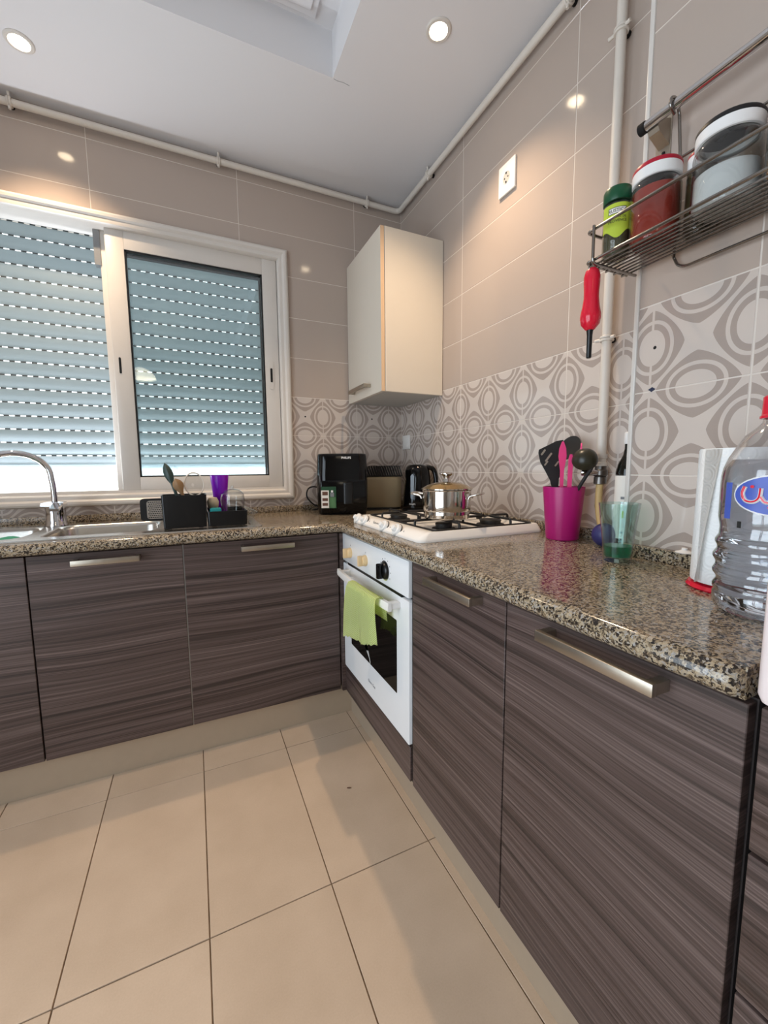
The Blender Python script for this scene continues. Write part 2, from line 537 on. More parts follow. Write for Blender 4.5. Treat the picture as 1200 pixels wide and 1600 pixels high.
def cloth_mat():
    mt, nt, b = newmat('lime_mesh_cloth')
    N, L = nt.nodes, nt.links
    tc = N.new('ShaderNodeTexCoord')
    sp = N.new('ShaderNodeSeparateXYZ'); L.new(tc.outputs['Object'], sp.inputs[0])
    a = (X(nt, sp.outputs[1])+X(nt, sp.outputs[2]))*72.0
    c = (X(nt, sp.outputs[1])-X(nt, sp.outputs[2]))*72.0
    f = (a.pp(0.5)*2.0 - 0.5).abs()*1.0 + (c.pp(0.5)*2.0 - 0.5).abs()
    col = ramp(nt, f.s, [(0.25, srgb(248, 252, 214)), (0.55, srgb(218, 234, 130)), (0.95, srgb(150, 176, 64))])
    L.new(col, b.inputs['Base Color'])
    b.inputs['Roughness'].default_value = 0.9
    bp = N.new('ShaderNodeBump'); bp.inputs['Strength'].default_value = 0.6; bp.inputs['Distance'].default_value = 0.002; bp.invert = True
    L.new(f.s, bp.inputs['Height']); L.new(bp.outputs[0], b.inputs['Normal'])
    return mt
M['cloth'] = cloth_mat()

def paper_mat():
    mt, nt, b = newmat('embossed_paper_towel')
    N, L = nt.nodes, nt.links
    tc = N.new('ShaderNodeTexCoord')
    vo = N.new('ShaderNodeTexVoronoi'); vo.inputs['Scale'].default_value = 26; vo.inputs['Randomness'].default_value = 0.35
    L.new(tc.outputs['Object'], vo.inputs['Vector'])
    s = (X(nt, vo.outputs['Distance'])*7.0).pp(0.5)
    b.inputs['Base Color'].default_value = srgb(238, 238, 236)
    b.inputs['Roughness'].default_value = 0.95
    bp = N.new('ShaderNodeBump'); bp.inputs['Strength'].default_value = 0.4; bp.inputs['Distance'].default_value = 0.003
    L.new(s.s, bp.inputs['Height']); L.new(bp.outputs[0], b.inputs['Normal'])
    return mt
M['paper'] = paper_mat()

# ------------------------------------------------------------------ dimensions
H = 2.605; ZC = 0.89
TW, TH, Z3, XC = 0.609, 0.2044, 1.098, 0.2913
XL, YR = -2.75, -4.2           # left and rear wall
PY0 = -1.553                    # the pillar starts here
PXF = -0.14                     # its face

# ------------------------------------------------------------------ floor
fl = structure(box('floor', XL, 0.1, YR, 0.1, -0.12, -0.0025, M['fgrout']))
def tile_mesh(w, h, t=0.007, u0=0.0, v0=0.0, bev=0.0008):
    bm = bmesh.new()
    bbox(bm, u0, u0+w, v0, v0+h, -t, 0, 0)
    if bev:
        top = [e for e in bm.edges if all(abs(v.co.z) < 1e-9 for v in e.verts)]
        bmesh.ops.bevel(bm, geom=top, offset=bev, segments=1, affect='EDGES')
    me = bpy.data.meshes.new('tile')
    bm.to_mesh(me); bm.free()
    return me
_tm = {}
def put_tile(parent, mat, w, h, u0, v0, mtx, bev=0.0008, name='tile'):
    key = (mat.name, round(w, 4), round(h, 4), round(u0, 4), round(v0, 4))
    if key not in _tm:
        me = tile_mesh(w, h, 0.007, u0, v0, bev); me.materials.append(mat); _tm[key] = me
    o = bpy.data.objects.new(name, _tm[key])
    COL.objects.link(o)
    o.parent = parent
    mm = mtx.copy(); mm.translation = mtx.translation - ORG[parent]
    o.matrix_basis = mm
    return o
FX = [-0.58 + 0.3047*k for k in range(2, -9, -1)]
FY = [-0.684 + 0.603*k for k in range(1, -7, -1)]
G = 0.0032
for i in range(len(FX)-1):
    for j in range(len(FY)-1):
        x1, x0 = FX[i], FX[i+1]; y1, y0 = FY[j], FY[j+1]
        x1 = min(x1, 0.0); y1 = min(y1, 0.0); x0 = max(x0, XL); y0 = max(y0, YR)
        if x1-x0 < 0.01 or y1-y0 < 0.01: continue
        if x0 > -0.5 or y0 > -0.5: continue          # hidden below the cabinets
        put_tile(fl, M['floor'], x1-x0-G, y1-y0-G, G/2, G/2, Matrix.Translation((x0, y0, random.uniform(-0.0006, 0.0004))), name='floor_tile')

# ------------------------------------------------------------------ walls
bm = bmesh.new()
WX0, WX1, WZ0, WZ1 = -2.16, -0.72, 0.995, 2.205     # window opening
bbox(bm, XL-0.2, WX0, 0.0006, 0.26, 0, 3.0)
bbox(bm, WX1, 0.25, 0.0006, 0.26, 0, 3.0)
bbox(bm, WX0, WX1, 0.0006, 0.26, 0, WZ0)
bbox(bm, WX0, WX1, 0.0006, 0.26, WZ1, 3.0)
wall_back = structure(fin('wall_back', bm, M['grout']))
wall_right = structure(box('wall_right', 0.0006, 0.25, YR, 0.002, 0, 3.0, M['grout']))
wall_pillar = structure(box('wall_pillar', PXF+0.0006, 0.0, YR, PY0+0.002, 0, H+0.1, M['grout']))
bm = bmesh.new()   # left wall with a glazed balcony door
DY0, DY1, DZ1 = -3.15, -1.15, 2.15
bbox(bm, XL-0.2, XL, DY1, 0.002, 0, 3.0)
bbox(bm, XL-0.2, XL, YR, DY0, 0, 3.0)
bbox(bm, XL-0.2, XL, DY0, DY1, DZ1, 3.0)
wall_left = structure(fin('wall_left', bm, M['wallpaint']))
wall_rear = structure(box('wall_rear', XL-0.2, 0.25, YR-0.2, YR, 0, 3.0, M['wallpaint']))

def rects_minus(a, hole):
    """rectangle (u0,u1,v0,v1) minus hole -> list of rectangles"""
    u0, u1, v0, v1 = a; h0, h1, g0, g1 = hole
    if h0 >= u1 or h1 <= u0 or g0 >= v1 or g1 <= v0: return [a]
    out = []
    if v0 < g0: out.append((u0, u1, v0, g0))
    if g1 < v1: out.append((u0, u1, g1, v1))
    w0, w1 = max(v0, g0), min(v1, g1)
    if u0 < h0: out.append((u0, h0, w0, w1))
    if h1 < u1: out.append((h1, u1, w0, w1))
    return out
g = 0.0026
VJ = [Z3 + TH*j for j in range(-5, 9)]
def tile_wall(parent, mk, ulo, uhi, uorg, zlo, zhi, hole=None):
    """mk(u,z) gives the matrix for a tile whose corner is at (u,z) along the wall"""
    k0 = math.floor((ulo-uorg)/TW)
    k = k0
    while uorg + k*TW < uhi - 1e-6:
        a0 = uorg + k*TW
        for j in range(len(VJ)-1):
            z0, z1 = VJ[j], VJ[j+1]
            c = (max(a0+g/2, ulo), min(a0+TW-g/2, uhi), max(z0+g/2, zlo), min(z1-g/2, zhi))
            if c[1]-c[0] < 0.006 or c[3]-c[2] < 0.006: continue
            mat = M['decor'] if z1 < Z3+2*TH+0.01 else M['tile']
            rs = rects_minus(c, hole) if hole else [c]
            if not rs: continue
            if len(rs) == 1:
                r = rs[0]
                if r[1]-r[0] < 0.006 or r[3]-r[2] < 0.006: continue
                put_tile(parent, mat, r[1]-r[0], r[3]-r[2], r[0]-a0, r[2]-z0, mk(a0, z0), name='wall_tile')
            else:
                bm = bmesh.new()
                for r in rs: bbox(bm, r[0]-a0, r[1]-a0, r[2]-z0, r[3]-z0, -0.007, 0)
                me = bpy.data.meshes.new('wall_tile'); bm.to_mesh(me); bm.free(); me.materials.append(mat)
                o = bpy.data.objects.new('wall_tile', me); COL.objects.link(o); o.parent = parent
                mm = mk(a0, z0); mm.translation = mm.translation - ORG[parent]; o.matrix_basis = mm
        k += 1
tile_wall(wall_right, lambda u, z: RWALL(0, -u, z), 0.0, 1.60, 0.0, 0.87, H+0.01)
tile_wall(wall_pillar, lambda u, z: RWALL(PXF, -u, z), -PY0+0.003, 2.9, 1.798-TW, 0.87, H+0.01)
tile_wall(wall_back, lambda u, z: BWALL(u, 0, z), -2.3, -0.001, -XC, 0.87, H+0.01, (WX0-0.03, WX1+0.03, WZ0-0.02, WZ1+0.02))
# white corner profile on the edge of the pillar
structure(box('trim_1', PXF-0.004, PXF+0.008, PY0-0.006, PY0+0.006, ZC, H, M['pvc'], bev=0.003))
# screw holes left in the tiles
def hole(x, y, z, wall, r=0.004):
    bm = bmesh.new()
    blathe(bm, [(0, 0.0006), (r, 0.0006), (r*1.15, 0)], 12)
    fin('screw_hole', bm, M['gap'], wall_back if wall == 'B' else (wall_pillar if x < -0.05 else wall_right), tm=(BWALL if wall == 'B' else RWALL)(x, y, z))
hole(-0.594, 0, 1.405, 'B'); hole(-0.197, 0, 1.408, 'B'); hole(PXF, -1.602, 1.405, 'R', 0.0035)
bm = bmesh.new()
loft(bm, [[Vector((a, b, 0)) for a, b in ((-0.009, 0.001), (0.001, 0.006), (0.010, 0.0), (0.0, -0.006))], [Vector((a*0.8, b*0.8, 0.0012)) for a, b in ((-0.009, 0.001), (0.001, 0.006), (0.010, 0.0), (0.0, -0.006))]])
fin('tile_chip', bm, P('chip', srgb(36, 44, 70), 0.5), wall_pillar, tm=RWALL(PXF, -1.600, 1.3065))

# ------------------------------------------------------------------ ceiling with a raised tray
RX, RY, RZ = -0.604, -0.607, 2.766
bm = bmesh.new()
bbox(bm, RX, 0.25, YR, 0.26, H, 2.95)
bbox(bm, XL-0.2, RX, RY, 0.26, H, 2.95)
bbox(bm, XL-0.2, -2.15, YR, RY, H, 2.95)
bbox(bm, -2.15, RX, YR, -3.6, H, 2.95)
bbox(bm, -2.15, RX, -3.6, RY, RZ, 2.95)
ceiling = structure(fin('ceiling', bm, M['paint']))
bm = bmesh.new()
bbox(bm, -1.55, -0.676, -1.60, -0.63, RZ-0.012, RZ, 0.003)
fin('ceiling_panel', bm, M['paint'], ceiling)
bm = bmesh.new()
bbox(bm, -1.52, -0.70, -1.57, -0.66, RZ-0.022, RZ-0.012, 0.003)
fin('ceiling_panel_frame', bm, M['paint'], ceiling)
tube('ceiling_crack', [(-0.60, -0.606, H-0.0002), (-0.585, -0.603, H-0.0002), (-0.562, -0.606, H-0.0002), (-0.535, -0.603, H-0.0002)], 0.0008, M['greyink'], ceiling, seg=5)

# recessed downlights
def downlight(x, y, label):
    t = thing('downlight', label, 'downlight', (x, y, H-0.005))
    at(x, y, H)
    lathe('trim_ring', [(0.030, -0.001), (0.031, -0.005), (0.040, -0.005), (0.0435, -0.002), (0.0435, 0.0), (0.030, 0.0)], M['pvc'], t, 36)
    lathe('lamp_face', [(0, -0.0025), (0.022, -0.0026), (0.0295, -0.0015), (0.0295, -0.0005), (0, -0.0005)], M['lamp'], t, 32)
    at0()
    d = bpy.data.lights.new('downlight_lamp', 'SPOT')
    d.energy = SPOT_W; d.color = SPOT_C; d.spot_size = math.radians(106); d.spot_blend = 0.85; d.shadow_soft_size = 0.02
    o = bpy.data.objects.new('downlight_lamp', d)
    COL.objects.link(o); o.parent = t; o.location = (0, 0, -0.012)
downlight(-0.329, -0.921, 'lit round downlight in ceiling near the tiled wall with the socket')
downlight(-1.637, -0.288, 'lit round downlight in ceiling above the window')

# ------------------------------------------------------------------ window
win = thing('window_1', '', '', (-1.44, 0.0, 0.961))
del win['label']; del win['category']
structure(win)
OX0, OX1, OZ0, OZ1 = -2.212, -0.669, 0.961, 2.242
def ring(bm, x0, x1, z0, z1, w, prof):
    """mitred frame: prof = [(d inward, y)] swept round the rectangle"""
    loops = []
    for d, y in prof:
        loops.append([Vector((x0+d, y, z0+d)), Vector((x1-d, y, z0+d)), Vector((x1-d, y, z1-d)), Vector((x0+d, y, z1-d))])
    loft(bm, loops, False, False)
    return bm
bm = bmesh.new()
ring(bm, OX0, OX1, OZ0, OZ1, 0, [(0, 0.006), (0, -0.012), (0.004, -0.021), (0.012, -0.025), (0.022, -0.024), (0.028, -0.018), (0.031, -0.016), (0.038, -0.017), (0.046, -0.014), (0.051, -0.006), (0.053, 0.01), (0.053, 0.11), (0.0, 0.11)])
fin('window_frame', bm, M['pvc'], win, smooth=True, angle=30)
for y in (0.012, 0.047, 0.082):
    box('track', WX0, WX1, y, y+0.004, 1.012, 1.026, M['pvc'], win)
def sash(x0, x1, y0, y1, z0, z1, gx0, gx1, gz0, gz1, handle):
    s = thing('sash', '', '', ((x0+x1)/2, (y0+y1)/2, z0)); del s['label']; del s['category']
    s.parent = win; s.location = ORG[s]-ORG[win]
    bm = bmesh.new()
    bbox(bm, x0, gx0, y0, y1, z0, z1, 0.003); bbox(bm, gx1, x1, y0, y1, z0, z1, 0.003)
    bbox(bm, gx0-0.001, gx1+0.001, y0+0.0006, y1, z0, gz0, 0.003); bbox(bm, gx0-0.001, gx1+0.001, y0+0.0006, y1, gz1, z1, 0.003)
    fin('sash_frame', bm, M['pvc'], s, smooth=True)
    bm = bmesh.new()
    ym = (y0+y1)/2
    for q in ((gx0-0.001, gx0+0.007, gz0, gz1), (gx1-0.007, gx1+0.001, gz0, gz1), (gx0, gx1, gz0-0.001, gz0+0.006), (gx0, gx1, gz1-0.008, gz1+0.001)):
        bbox(bm, q[0], q[1], y0+0.004, y1-0.004, q[2], q[3])
    fin('gasket', bm, M['black'], s)
    box('pane', gx0, gx1, ym-0.002, ym+0.002, gz0, gz1, M['windowglass'], s)
    if handle is not None:
        bm = bmesh.new()
        loft(bm, [[Vector((handle+p.x, y0-0.004*k2, 1.612+p.y)) for p in rrect(0.011, 0.072, 0.0105, 0)] for k2 in (-0.2, 0.8, 1)])
        fin('pull_plate', bm, M['pvc'], s, smooth=True)
        bm = bmesh.new()
        loft(bm, [[Vector((handle+p.x, y0-0.004-k2, 1.612+p.y)) for p in rrect(0.0055, 0.036, 0.005, 0)] for k2 in (0.0, 0.0012)])
        fin('pull_slot', bm, M['black'], s)
sash(-1.471, -0.724, 0.012, 0.042, 1.026, 2.190, -1.398, -0.796, 1.088, 2.112, -0.766)
sash(-1.497, -0.730, 0.050, 0.080, 1.026, 2.190, -1.424, -0.800, 1.088, 2.112, None)
bm = bmesh.new()
loft(bm, [[Vector((-1.4455+p.x, 0.012-k2, 1.600+p.y)) for p in rrect(0.0045, 0.036, 0.0043, 0)] for k2 in (-0.001, 0.0012)])
fin('pull_slot', bm, M['black'], win)
box('sash_guide', -1.518, -1.493, 0.046, 0.084, 2.04, 2.19, M['alu'], win)
box('outer_sill', WX0, WX1, 0.11, 0.42, 0.97, 1.012, M['pvc'], win, bev=0.004)
# roller shutter, lowered almost to the sill
sh = thing('roller_shutter', 'pale grey roller shutter with dashed light slots behind the window', 'shutter', (-1.44, 0.12, 1.117))
SP = 0.05875
SX0, SX1 = -2.155, -0.725
bm = bmesh.new()
npf = 5
loops = []
prof = [(0.0050+0.0533*i/npf, 0.118-0.003*math.sin(PI*i/npf)) for i in range(npf+1)]
prof2 = prof + [(z, y+0.004) for z, y in prof[::-1]]
a = [bm.verts.new((SX0, y, z)) for z, y in prof2]; b_ = [bm.verts.new((SX1, y, z)) for z, y in prof2]
for i in range(len(prof2)):
    j = (i+1) % len(prof2); bm.faces.new((a[i], a[j], b_[j], b_[i]))
bm.faces.new(a); bm.faces.new(b_[::-1])
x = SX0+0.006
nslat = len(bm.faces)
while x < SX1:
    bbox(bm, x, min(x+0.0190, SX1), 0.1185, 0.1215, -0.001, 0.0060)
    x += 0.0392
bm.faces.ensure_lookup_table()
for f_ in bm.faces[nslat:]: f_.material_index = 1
slat0 = fin('slat', bm, [M['shutter'], M['slattab_shade']], sh, org=(-1.44, 0.118, 0), smooth=True)
z = 1.193
first = True
while z < 2.30:
    if first: o = slat0; first = False
    else:
        o = slat0.copy(); COL.objects.link(o); ORG[o] = Vector((-1.44, 0.118, z))
    o.location = Vector((-1.44, 0.118, z-0.0045)) - ORG[sh]
    ORG[o] = Vector((-1.44, 0.118, z))
    z += SP
bm = bmesh.new()
bbox(bm, SX0, SX1, 0.112, 0.126, 1.118, 1.150, 0.002); bbox(bm, SX0, SX1, 0.115, 0.123, 1.150, 1.189, 0.001)
fin('bottom_bar', bm, M['shutter'], sh, smooth=True)
for xx in (WX0, WX1-0.010):
    box('guide_rail', xx, xx+0.010, 0.106, 0.132, 1.014, WZ1, M['alu'], sh)

# glazed balcony door of the left wall (behind the photographer's left shoulder)
dr = thing('door_1', '', '', (XL, -2.15, 0.0)); del dr['label']; del dr['category']; structure(dr)
for y0, y1 in ((DY0, -2.17), (-2.13, DY1)):
    lf = thing('door_leaf', '', '', (XL, (y0+y1)/2, 0.0)); del lf['label']; del lf['category']
    lf.parent = dr; lf.location = ORG[lf]-ORG[dr]
    bm = bmesh.new()
    bbox(bm, XL-0.05, XL-0.01, y0, y0+0.08, 0.02, DZ1); bbox(bm, XL-0.05, XL-0.01, y1-0.08, y1, 0.02, DZ1)
    bbox(bm, XL-0.05, XL-0.01, y0, y1, 0.02, 0.12); bbox(bm, XL-0.05, XL-0.01, y0, y1, DZ1-0.08, DZ1)
    fin('leaf_frame', bm, M['pvc'], lf)
    box('pane', XL-0.032, XL-0.028, y0+0.08, y1-0.08, 0.12, DZ1-0.08, M['windowglass'], lf)

# ------------------------------------------------------------------ worktop
wt = thing('worktop', 'speckled beige and black granite worktop running round the corner', 'worktop', (-0.6, -0.6, 0.848))
SHX0, SHX1, SHY0, SHY1 = -2.06, -0.955, -0.545, -0.115     # sink cut-out
bm = bmesh.new()
Z0 = 0.850
EX = -0.600
bbox(bm, EX, -0.002, -2.024, EX, Z0, ZC)
bbox(bm, SHX1, -0.002, EX, -0.002, Z0, ZC)
bbox(bm, SHX0, SHX1, SHY1, -0.002, Z0, ZC)
bbox(bm, SHX0, SHX1, EX, SHY0, Z0, ZC)
bbox(bm, XL, SHX0, EX, -0.002, Z0, ZC)
bm2 = bm
prof = []
for i in range(9):
    a_ = PI/2 - PI*i/8
    prof.append((0.020*math.cos(a_)+0.001, (ZC+Z0)/2 + 0.020*math.sin(a_)))
rows = []
for px, py, dx, dy in ((XL, EX, 0, -1), (EX, EX, -1, -1), (EX, -2.010, -1, 0)):
    rows.append([bm.verts.new((px+dx*d, py+dy*d, zz)) for d, zz in prof])
for k in range(6):   # rounded end corner
    a_ = PI/2*(k+1)/6
    rows.append([bm.verts.new((EX-math.cos(a_)*d, -2.010-math.sin(a_)*min(d, 0.014), zz)) for d, zz in prof])
for A_, B_ in zip(rows, rows[1:]):
    for i in range(len(prof)-1): bm.faces.new((A_[i], A_[i+1], B_[i+1], B_[i]))
fin('slab', bm, M['granite'], wt, smooth=True)
box('upstand', XL, -0.002, -0.022, -0.001, ZC, 0.922, M['granite'], wt, bev=0.002)
box('upstand', -0.022, -0.001, PY0+0.0, -0.024, ZC, 0.922, M['granite'], wt, bev=0.002)
box('upstand', PXF-0.022, PXF-0.001, -2.031, PY0-0.001, ZC, 0.922, M['granite'], wt, bev=0.002)

# ------------------------------------------------------------------ base cabinets
ZB, ZT = 0.136, 0.845
FR = -0.597      # front plane of right run (x) and back run (y)
FB = -0.590
def bar_handle(parent, run, a0, a1, z, plane):
    bm = bmesh.new()
    h = 0.0095; so = 0.030
    if run == 'R':
        bbox(bm, plane-so-0.008, plane-so+0.002, a0, a1, z-h, z+h, 0.0012)
        for q in (a0, a1-0.014): bbox(bm, plane-so, plane, q, q+0.014, z-h+0.001, z+h-0.001, 0.0008)
    else:
        bbox(bm, a0, a1, plane-so-0.008, plane-so+0.002, z-h, z+h, 0.0012)
        for q in (a0, a1-0.014): bbox(bm, q, q+0.014, plane-so, plane, z-h+0.001, z+h-0.001, 0.0008)
    return fin('handle', bm, M['nickel'], parent, smooth=True)
def cab_right(label, y1, y0, handle):
    t = thing('base_cabinet', label, 'cabinet', (-0.3, (y0+y1)/2, ZB))
    box('body', FR+0.021, -0.145 if y1 < PY0 else -0.03, y0+0.0005, y1-0.0005, ZB, 0.847, M['carcass'], t)
    d = box('door', FR, FR+0.019, y0+0.0017, y1-0.0017, ZB, ZT, M['wood_y'], t, bev=0.0012, seg=1)
    bar_handle(d, 'R', handle[0], handle[1], 0.826, FR)
    return t
cab_right('base cabinet with dark striped wood door between the oven and the nearest wide door', -1.219, -1.6205, (-1.545, -1.342))
cab_right('nearest dark striped wood base cabinet with long handle, beside the narrow drawers', -1.6205, -2.0285, (-1.941, -1.735))
def cab_back(label, x0, x1, handle):
    t = thing('base_cabinet', label, 'cabinet', ((x0+x1)/2, -0.3, ZB))
    bm = bmesh.new()
    bbox(bm, x0+0.0005, x1-0.0005, FB+0.021, -0.03, ZB, 0.66); bbox(bm, x0+0.0005, x1-0.0005, FB+0.021, FB+0.035, 0.66, 0.846)
    fin('body', bm, M['carcass'], t)
    d = box('door', x0+0.002, x1-0.002, FB, FB+0.019, ZB, ZT, M['wood_x'], t, bev=0.0012, seg=1)
    if handle: bar_handle(d, 'B', handle[0], handle[1], 0.816, FB)
    return t
cab_back('dark wood base cabinet in the inner corner next to the oven', -1.217, -0.614, (-1.015, -0.811))
cab_back('dark wood base cabinet under the sink bowl with a long nickel handle', -1.676, -1.217, (-1.550, -1.353))
cab_back('dark wood base cabinet at the left edge under the sink', -2.13, -1.676, None)
cab_back('dark wood base cabinet beyond the left edge of the picture', -2.70, -2.13, None)
structure(box('trim_2', -1.2205, -1.2135, FB+0.004, FB+0.020, ZB, ZT, M['alu']))
structure(box('trim_3', FR+0.006, FR+0.020, -1.2185, -1.2075, ZB, ZT, M['gap']))
# corner post and filler below the oven
cf = box('corner_filler', -0.6125, FR+0.004, -0.6065, FB-0.0005, ZB, ZT, M['wood_y'])
tag(cf, 'thin dark wood filler strip in the corner left of the oven', 'filler strip')
op = box('filler_panel', FR, FR+0.019, -1.205, -0.6085, ZB, 0.2515, M['wood_y'], bev=0.001, seg=1)
tag(op, 'low dark wood panel below the white oven', 'panel')
# drawer unit
du = thing('drawer_cabinet', 'dark wood drawer unit at the right edge of the picture', 'cabinet', (-0.3, -2.35, 0.0))
box('body', FR+0.022, -0.145, -2.70, -2.0385, ZB, 0.853, M['carcass'], du)
for z0, z1 in ((0.672, 0.849), (0.483, 0.667), (ZB, 0.478)):
    d = box('drawer', FR-0.001, FR+0.019, -2.695, -2.0385, z0, z1, M['wood_y'], du, bev=0.002)
    bar_handle(d, 'R', -2.5, -2.3, z1-0.022, FR-0.001)
# plinths
structure(box('baseboard_back', XL, -0.556, -0.556, -0.540, 0.0, 0.134, M['plinth']))
structure(box('baseboard_right', -0.556, -0.540, -2.72, -0.5565, 0.0, 0.134, M['plinth']))

# ------------------------------------------------------------------ oven
ov = thing('built_in_oven', 'white built-in oven with black glass door under the gas hob', 'oven', (-0.3, -0.906, 0.256))
OY1, OY0 = -0.6085, -1.2055
box('body', -0.578, -0.04, OY0+0.01, OY1-0.005, 0.262, 0.845, M['gap'], ov)
cp = box('control_panel', -0.601, -0.578, OY0+0.002, OY1, 0.731, 0.8455, M['ovenwhite'], ov, bev=0.0015)
dslot = box('vent_slot', -0.5995, -0.585, -1.155, -0.665, 0.7195, 0.7295, M['black'], ov)
bm = bmesh.new()
loft(bm, [[Vector((xx, -0.907+p.x*s_, 0.4895+p.y*s_)) for p in rrect(0.2975, 0.2315, 0.006, 0)] for xx, s_ in ((-0.579, 1), (-0.5985, 1), (-0.6, 0.9965))])
od = fin('oven_door', bm, M['ovenwhite'], ov, smooth=True)
bm = bmesh.new()
loft(bm, [[Vector((xx, -0.909+p.x, 0.512+p.y)) for p in rrect(0.212, 0.124, 0.004, 0)] for xx in (-0.597, -0.6008)])
fin('door_glass', bm, M['blackglass'], od)
# bowed handle with two feet
hp = []
hb = bmesh.new()
n = 18
for i in range(n+1):
    y = -0.655 - (1.150-0.655)*i/n
    bow = 0.012*math.sin(PI*i/n)
    hp.append((y, bow))
loft(hb, [[Vector((-0.632-b2, y, 0.679)), Vector((-0.643-b2, y, 0.679)), Vector((-0.645-b2, y, 0.690)), Vector((-0.643-b2, y, 0.706)), Vector((-0.632-b2, y, 0.706))] for y, b2 in hp])
for y in (-0.668, -1.118):
    bbox(hb, -0.640, -0.599, y-0.030, y, 0.683, 0.703, 0.003)
fin('handle', hb, M['enamel'], od, smooth=True)
text('brand_text', 'Glem Gas', 0.017, M['greyink'], od, RWALL(-0.6002, -0.907, 0.315))
def knob(parent, y, z, kind):
    at(-0.601, y, z, 0, 0, -PI/2)
    if kind == 'cream':
        k = lathe('knob', [(0, 0.0), (0.021, 0.0), (0.021, 0.004), (0.019, 0.013), (0.017, 0.016), (0, 0.017)], M['cream'], parent, 28)
        bm = bmesh.new(); bbox(bm, -0.0195, 0.0195, -0.007, 0.007, 0.012, 0.032, 0.003)
        fin('grip', bm, M['cream'], k, smooth=True)
    else:
        k = lathe('knob', [(0, 0.0), (0.030, 0.0), (0.030, 0.004), (0.026, 0.010), (0.022, 0.013), (0, 0.014)], M['black'], parent, 32)
        lathe('dial_ring', [(0.0305, -0.0005), (0.034, -0.0005), (0.034, 0.002), (0.0305, 0.002)], M['chrome'], k, 32)
        bm = bmesh.new(); bbox(bm, -0.026, 0.026, -0.008, 0.008, 0.010, 0.032, 0.004)
        fin('grip', bm, M['glossblack'], k, smooth=True)
    at0()
    return k
knob(ov, -0.703, 0.778, 'cream'); knob(ov, -0.866, 0.779, 'cream'); knob(ov, -1.038, 0.780, 'black')
for a_ in range(9):
    an = math.radians(-120+30*a_)
    yy, zz = -1.038-0.041*math.sin(an), 0.780+0.041*math.cos(an)
    box('dial_mark', -0.6014, -0.600, yy-0.0014, yy+0.0014, zz-0.002, zz+0.002, M['ink'], cp)
for yy in (-0.703, -0.866): box('dial_mark', -0.6014, -0.600, yy-0.001, yy+0.001, 0.806, 0.812, M['ink'], cp)

# lime cloth over the oven handle
bm = bmesh.new()
ys = [-0.872 - 0.232*i/22 for i in range(23)]
prof = [(-0.618, 0.630), (-0.620, 0.655), (-0.622, 0.685), (-0.630, 0.7085), (-0.642, 0.7125), (-0.657, 0.710), (-0.662, 0.695), (-0.664, 0.66), (-0.664, 0.61), (-0.662, 0.56), (-0.660, 0.51)]
rows = []
for i, y in enumerate(ys):
    s = i/22
    r_ = []
    for k, (px, pz) in enumerate(prof):
        fall = max(0, (k-5)/5)
        wv = 0.006*math.sin(s*9.0+0.6)*fall + 0.003*math.sin(s*23)*fall
        yy = y + 0.055*fall*(1-s) - 0.006*fall*s
        zz = pz + fall*(0.072*s - 0.028 + 0.006*math.sin(s*8)) + (0.003*math.sin(s*60)*fall if k == len(prof)-1 else 0)
        bow_ = 0.012*math.sin(PI*(0.44+0.47*s))
        r_.append((px-bow_-0.004-wv, yy, zz))
    rows.append(r_)
vs = [[bm.verts.new(p) for p in r_] for r_ in rows]
for A_, B_ in zip(vs, vs[1:]):
    for k in range(len(prof)-1): bm.faces.new((A_[k], A_[k+1], B_[k+1], B_[k]))
bmesh.ops.solidify(bm, geom=bm.faces[:], thickness=0.0025)
tw = thing('dish_cloth', 'lime green mesh dish cloth hanging over the white oven handle', 'cloth', (-0.66, -0.98, 0.45))
fin('fabric', bm, M['cloth'], tw, smooth=True, angle=70)
bm = bmesh.new()
tag_pts = [(-0.668, -0.985, 0.548), (-0.670, -1.020, 0.530), (-0.670, -1.040, 0.512), (-0.669, -1.052, 0.496)]
w_ = [0.050, 0.032, 0.018, 0.005]
va = [[bm.verts.new((x_, y_+ww/2, z_)), bm.verts.new((x_, y_-ww/2, z_+0.006))] for (x_, y_, z_), ww in zip(tag_pts, w_)]
for A_, B_ in zip(va, va[1:]): bm.faces.new((A_[0], A_[1], B_[1], B_[0]))
bmesh.ops.solidify(bm, geom=bm.faces[:], thickness=0.001)
fin('care_label', bm, M['whiteink'], tw)
tube('loose_thread', spline([(-0.669, -1.052, 0.498), (-0.670, -1.062, 0.486), (-0.669, -1.058, 0.466), (-0.668, -1.048, 0.448)], 4), 0.0009, M['whiteink'], tw, seg=5)

# ------------------------------------------------------------------ gas hob
HX0, HX1, HY0, HY1 = -0.552, -0.040, -1.184, -0.594
hb_ = thing('gas_hob', 'white four-burner gas hob with black pan grates on the worktop', 'hob', ((HX0+HX1)/2, (HY0+HY1)/2, ZC))
hcx, hcy = (HX0+HX1)/2, (HY0+HY1)/2
hx, hy = (HX1-HX0)/2, (HY1-HY0)/2
bm = bmesh.new()
def hob_loop(ins, z, fr=0.0, slope=0.0):
    out = []
    for p in rrect(hx-ins, hy-ins, max(0.028-ins, 0.004), 0, 6, hcx, hcy):
        q = Vector((p.x, p.y, z))
        if p.x < hcx: q.x += fr*(1 if p.x < hcx-hx*0.6 else 0)
        out.append(q)
    return out
loft(bm, [hob_loop(0, ZC+0.0005), hob_loop(0, ZC+0.006), hob_loop(0.003, ZC+0.011), hob_loop(0.012, ZC+0.026, 0.016), hob_loop(0.016, ZC+0.030, 0.020), hob_loop(0.034, ZC+0.029, 0.034), hob_loop(0.042, ZC+0.020, 0.040), hob_loop(0.055, ZC+0.018, 0.040)])
fin('hob_plate', bm, M['hobwhite'], hb_, smooth=True)
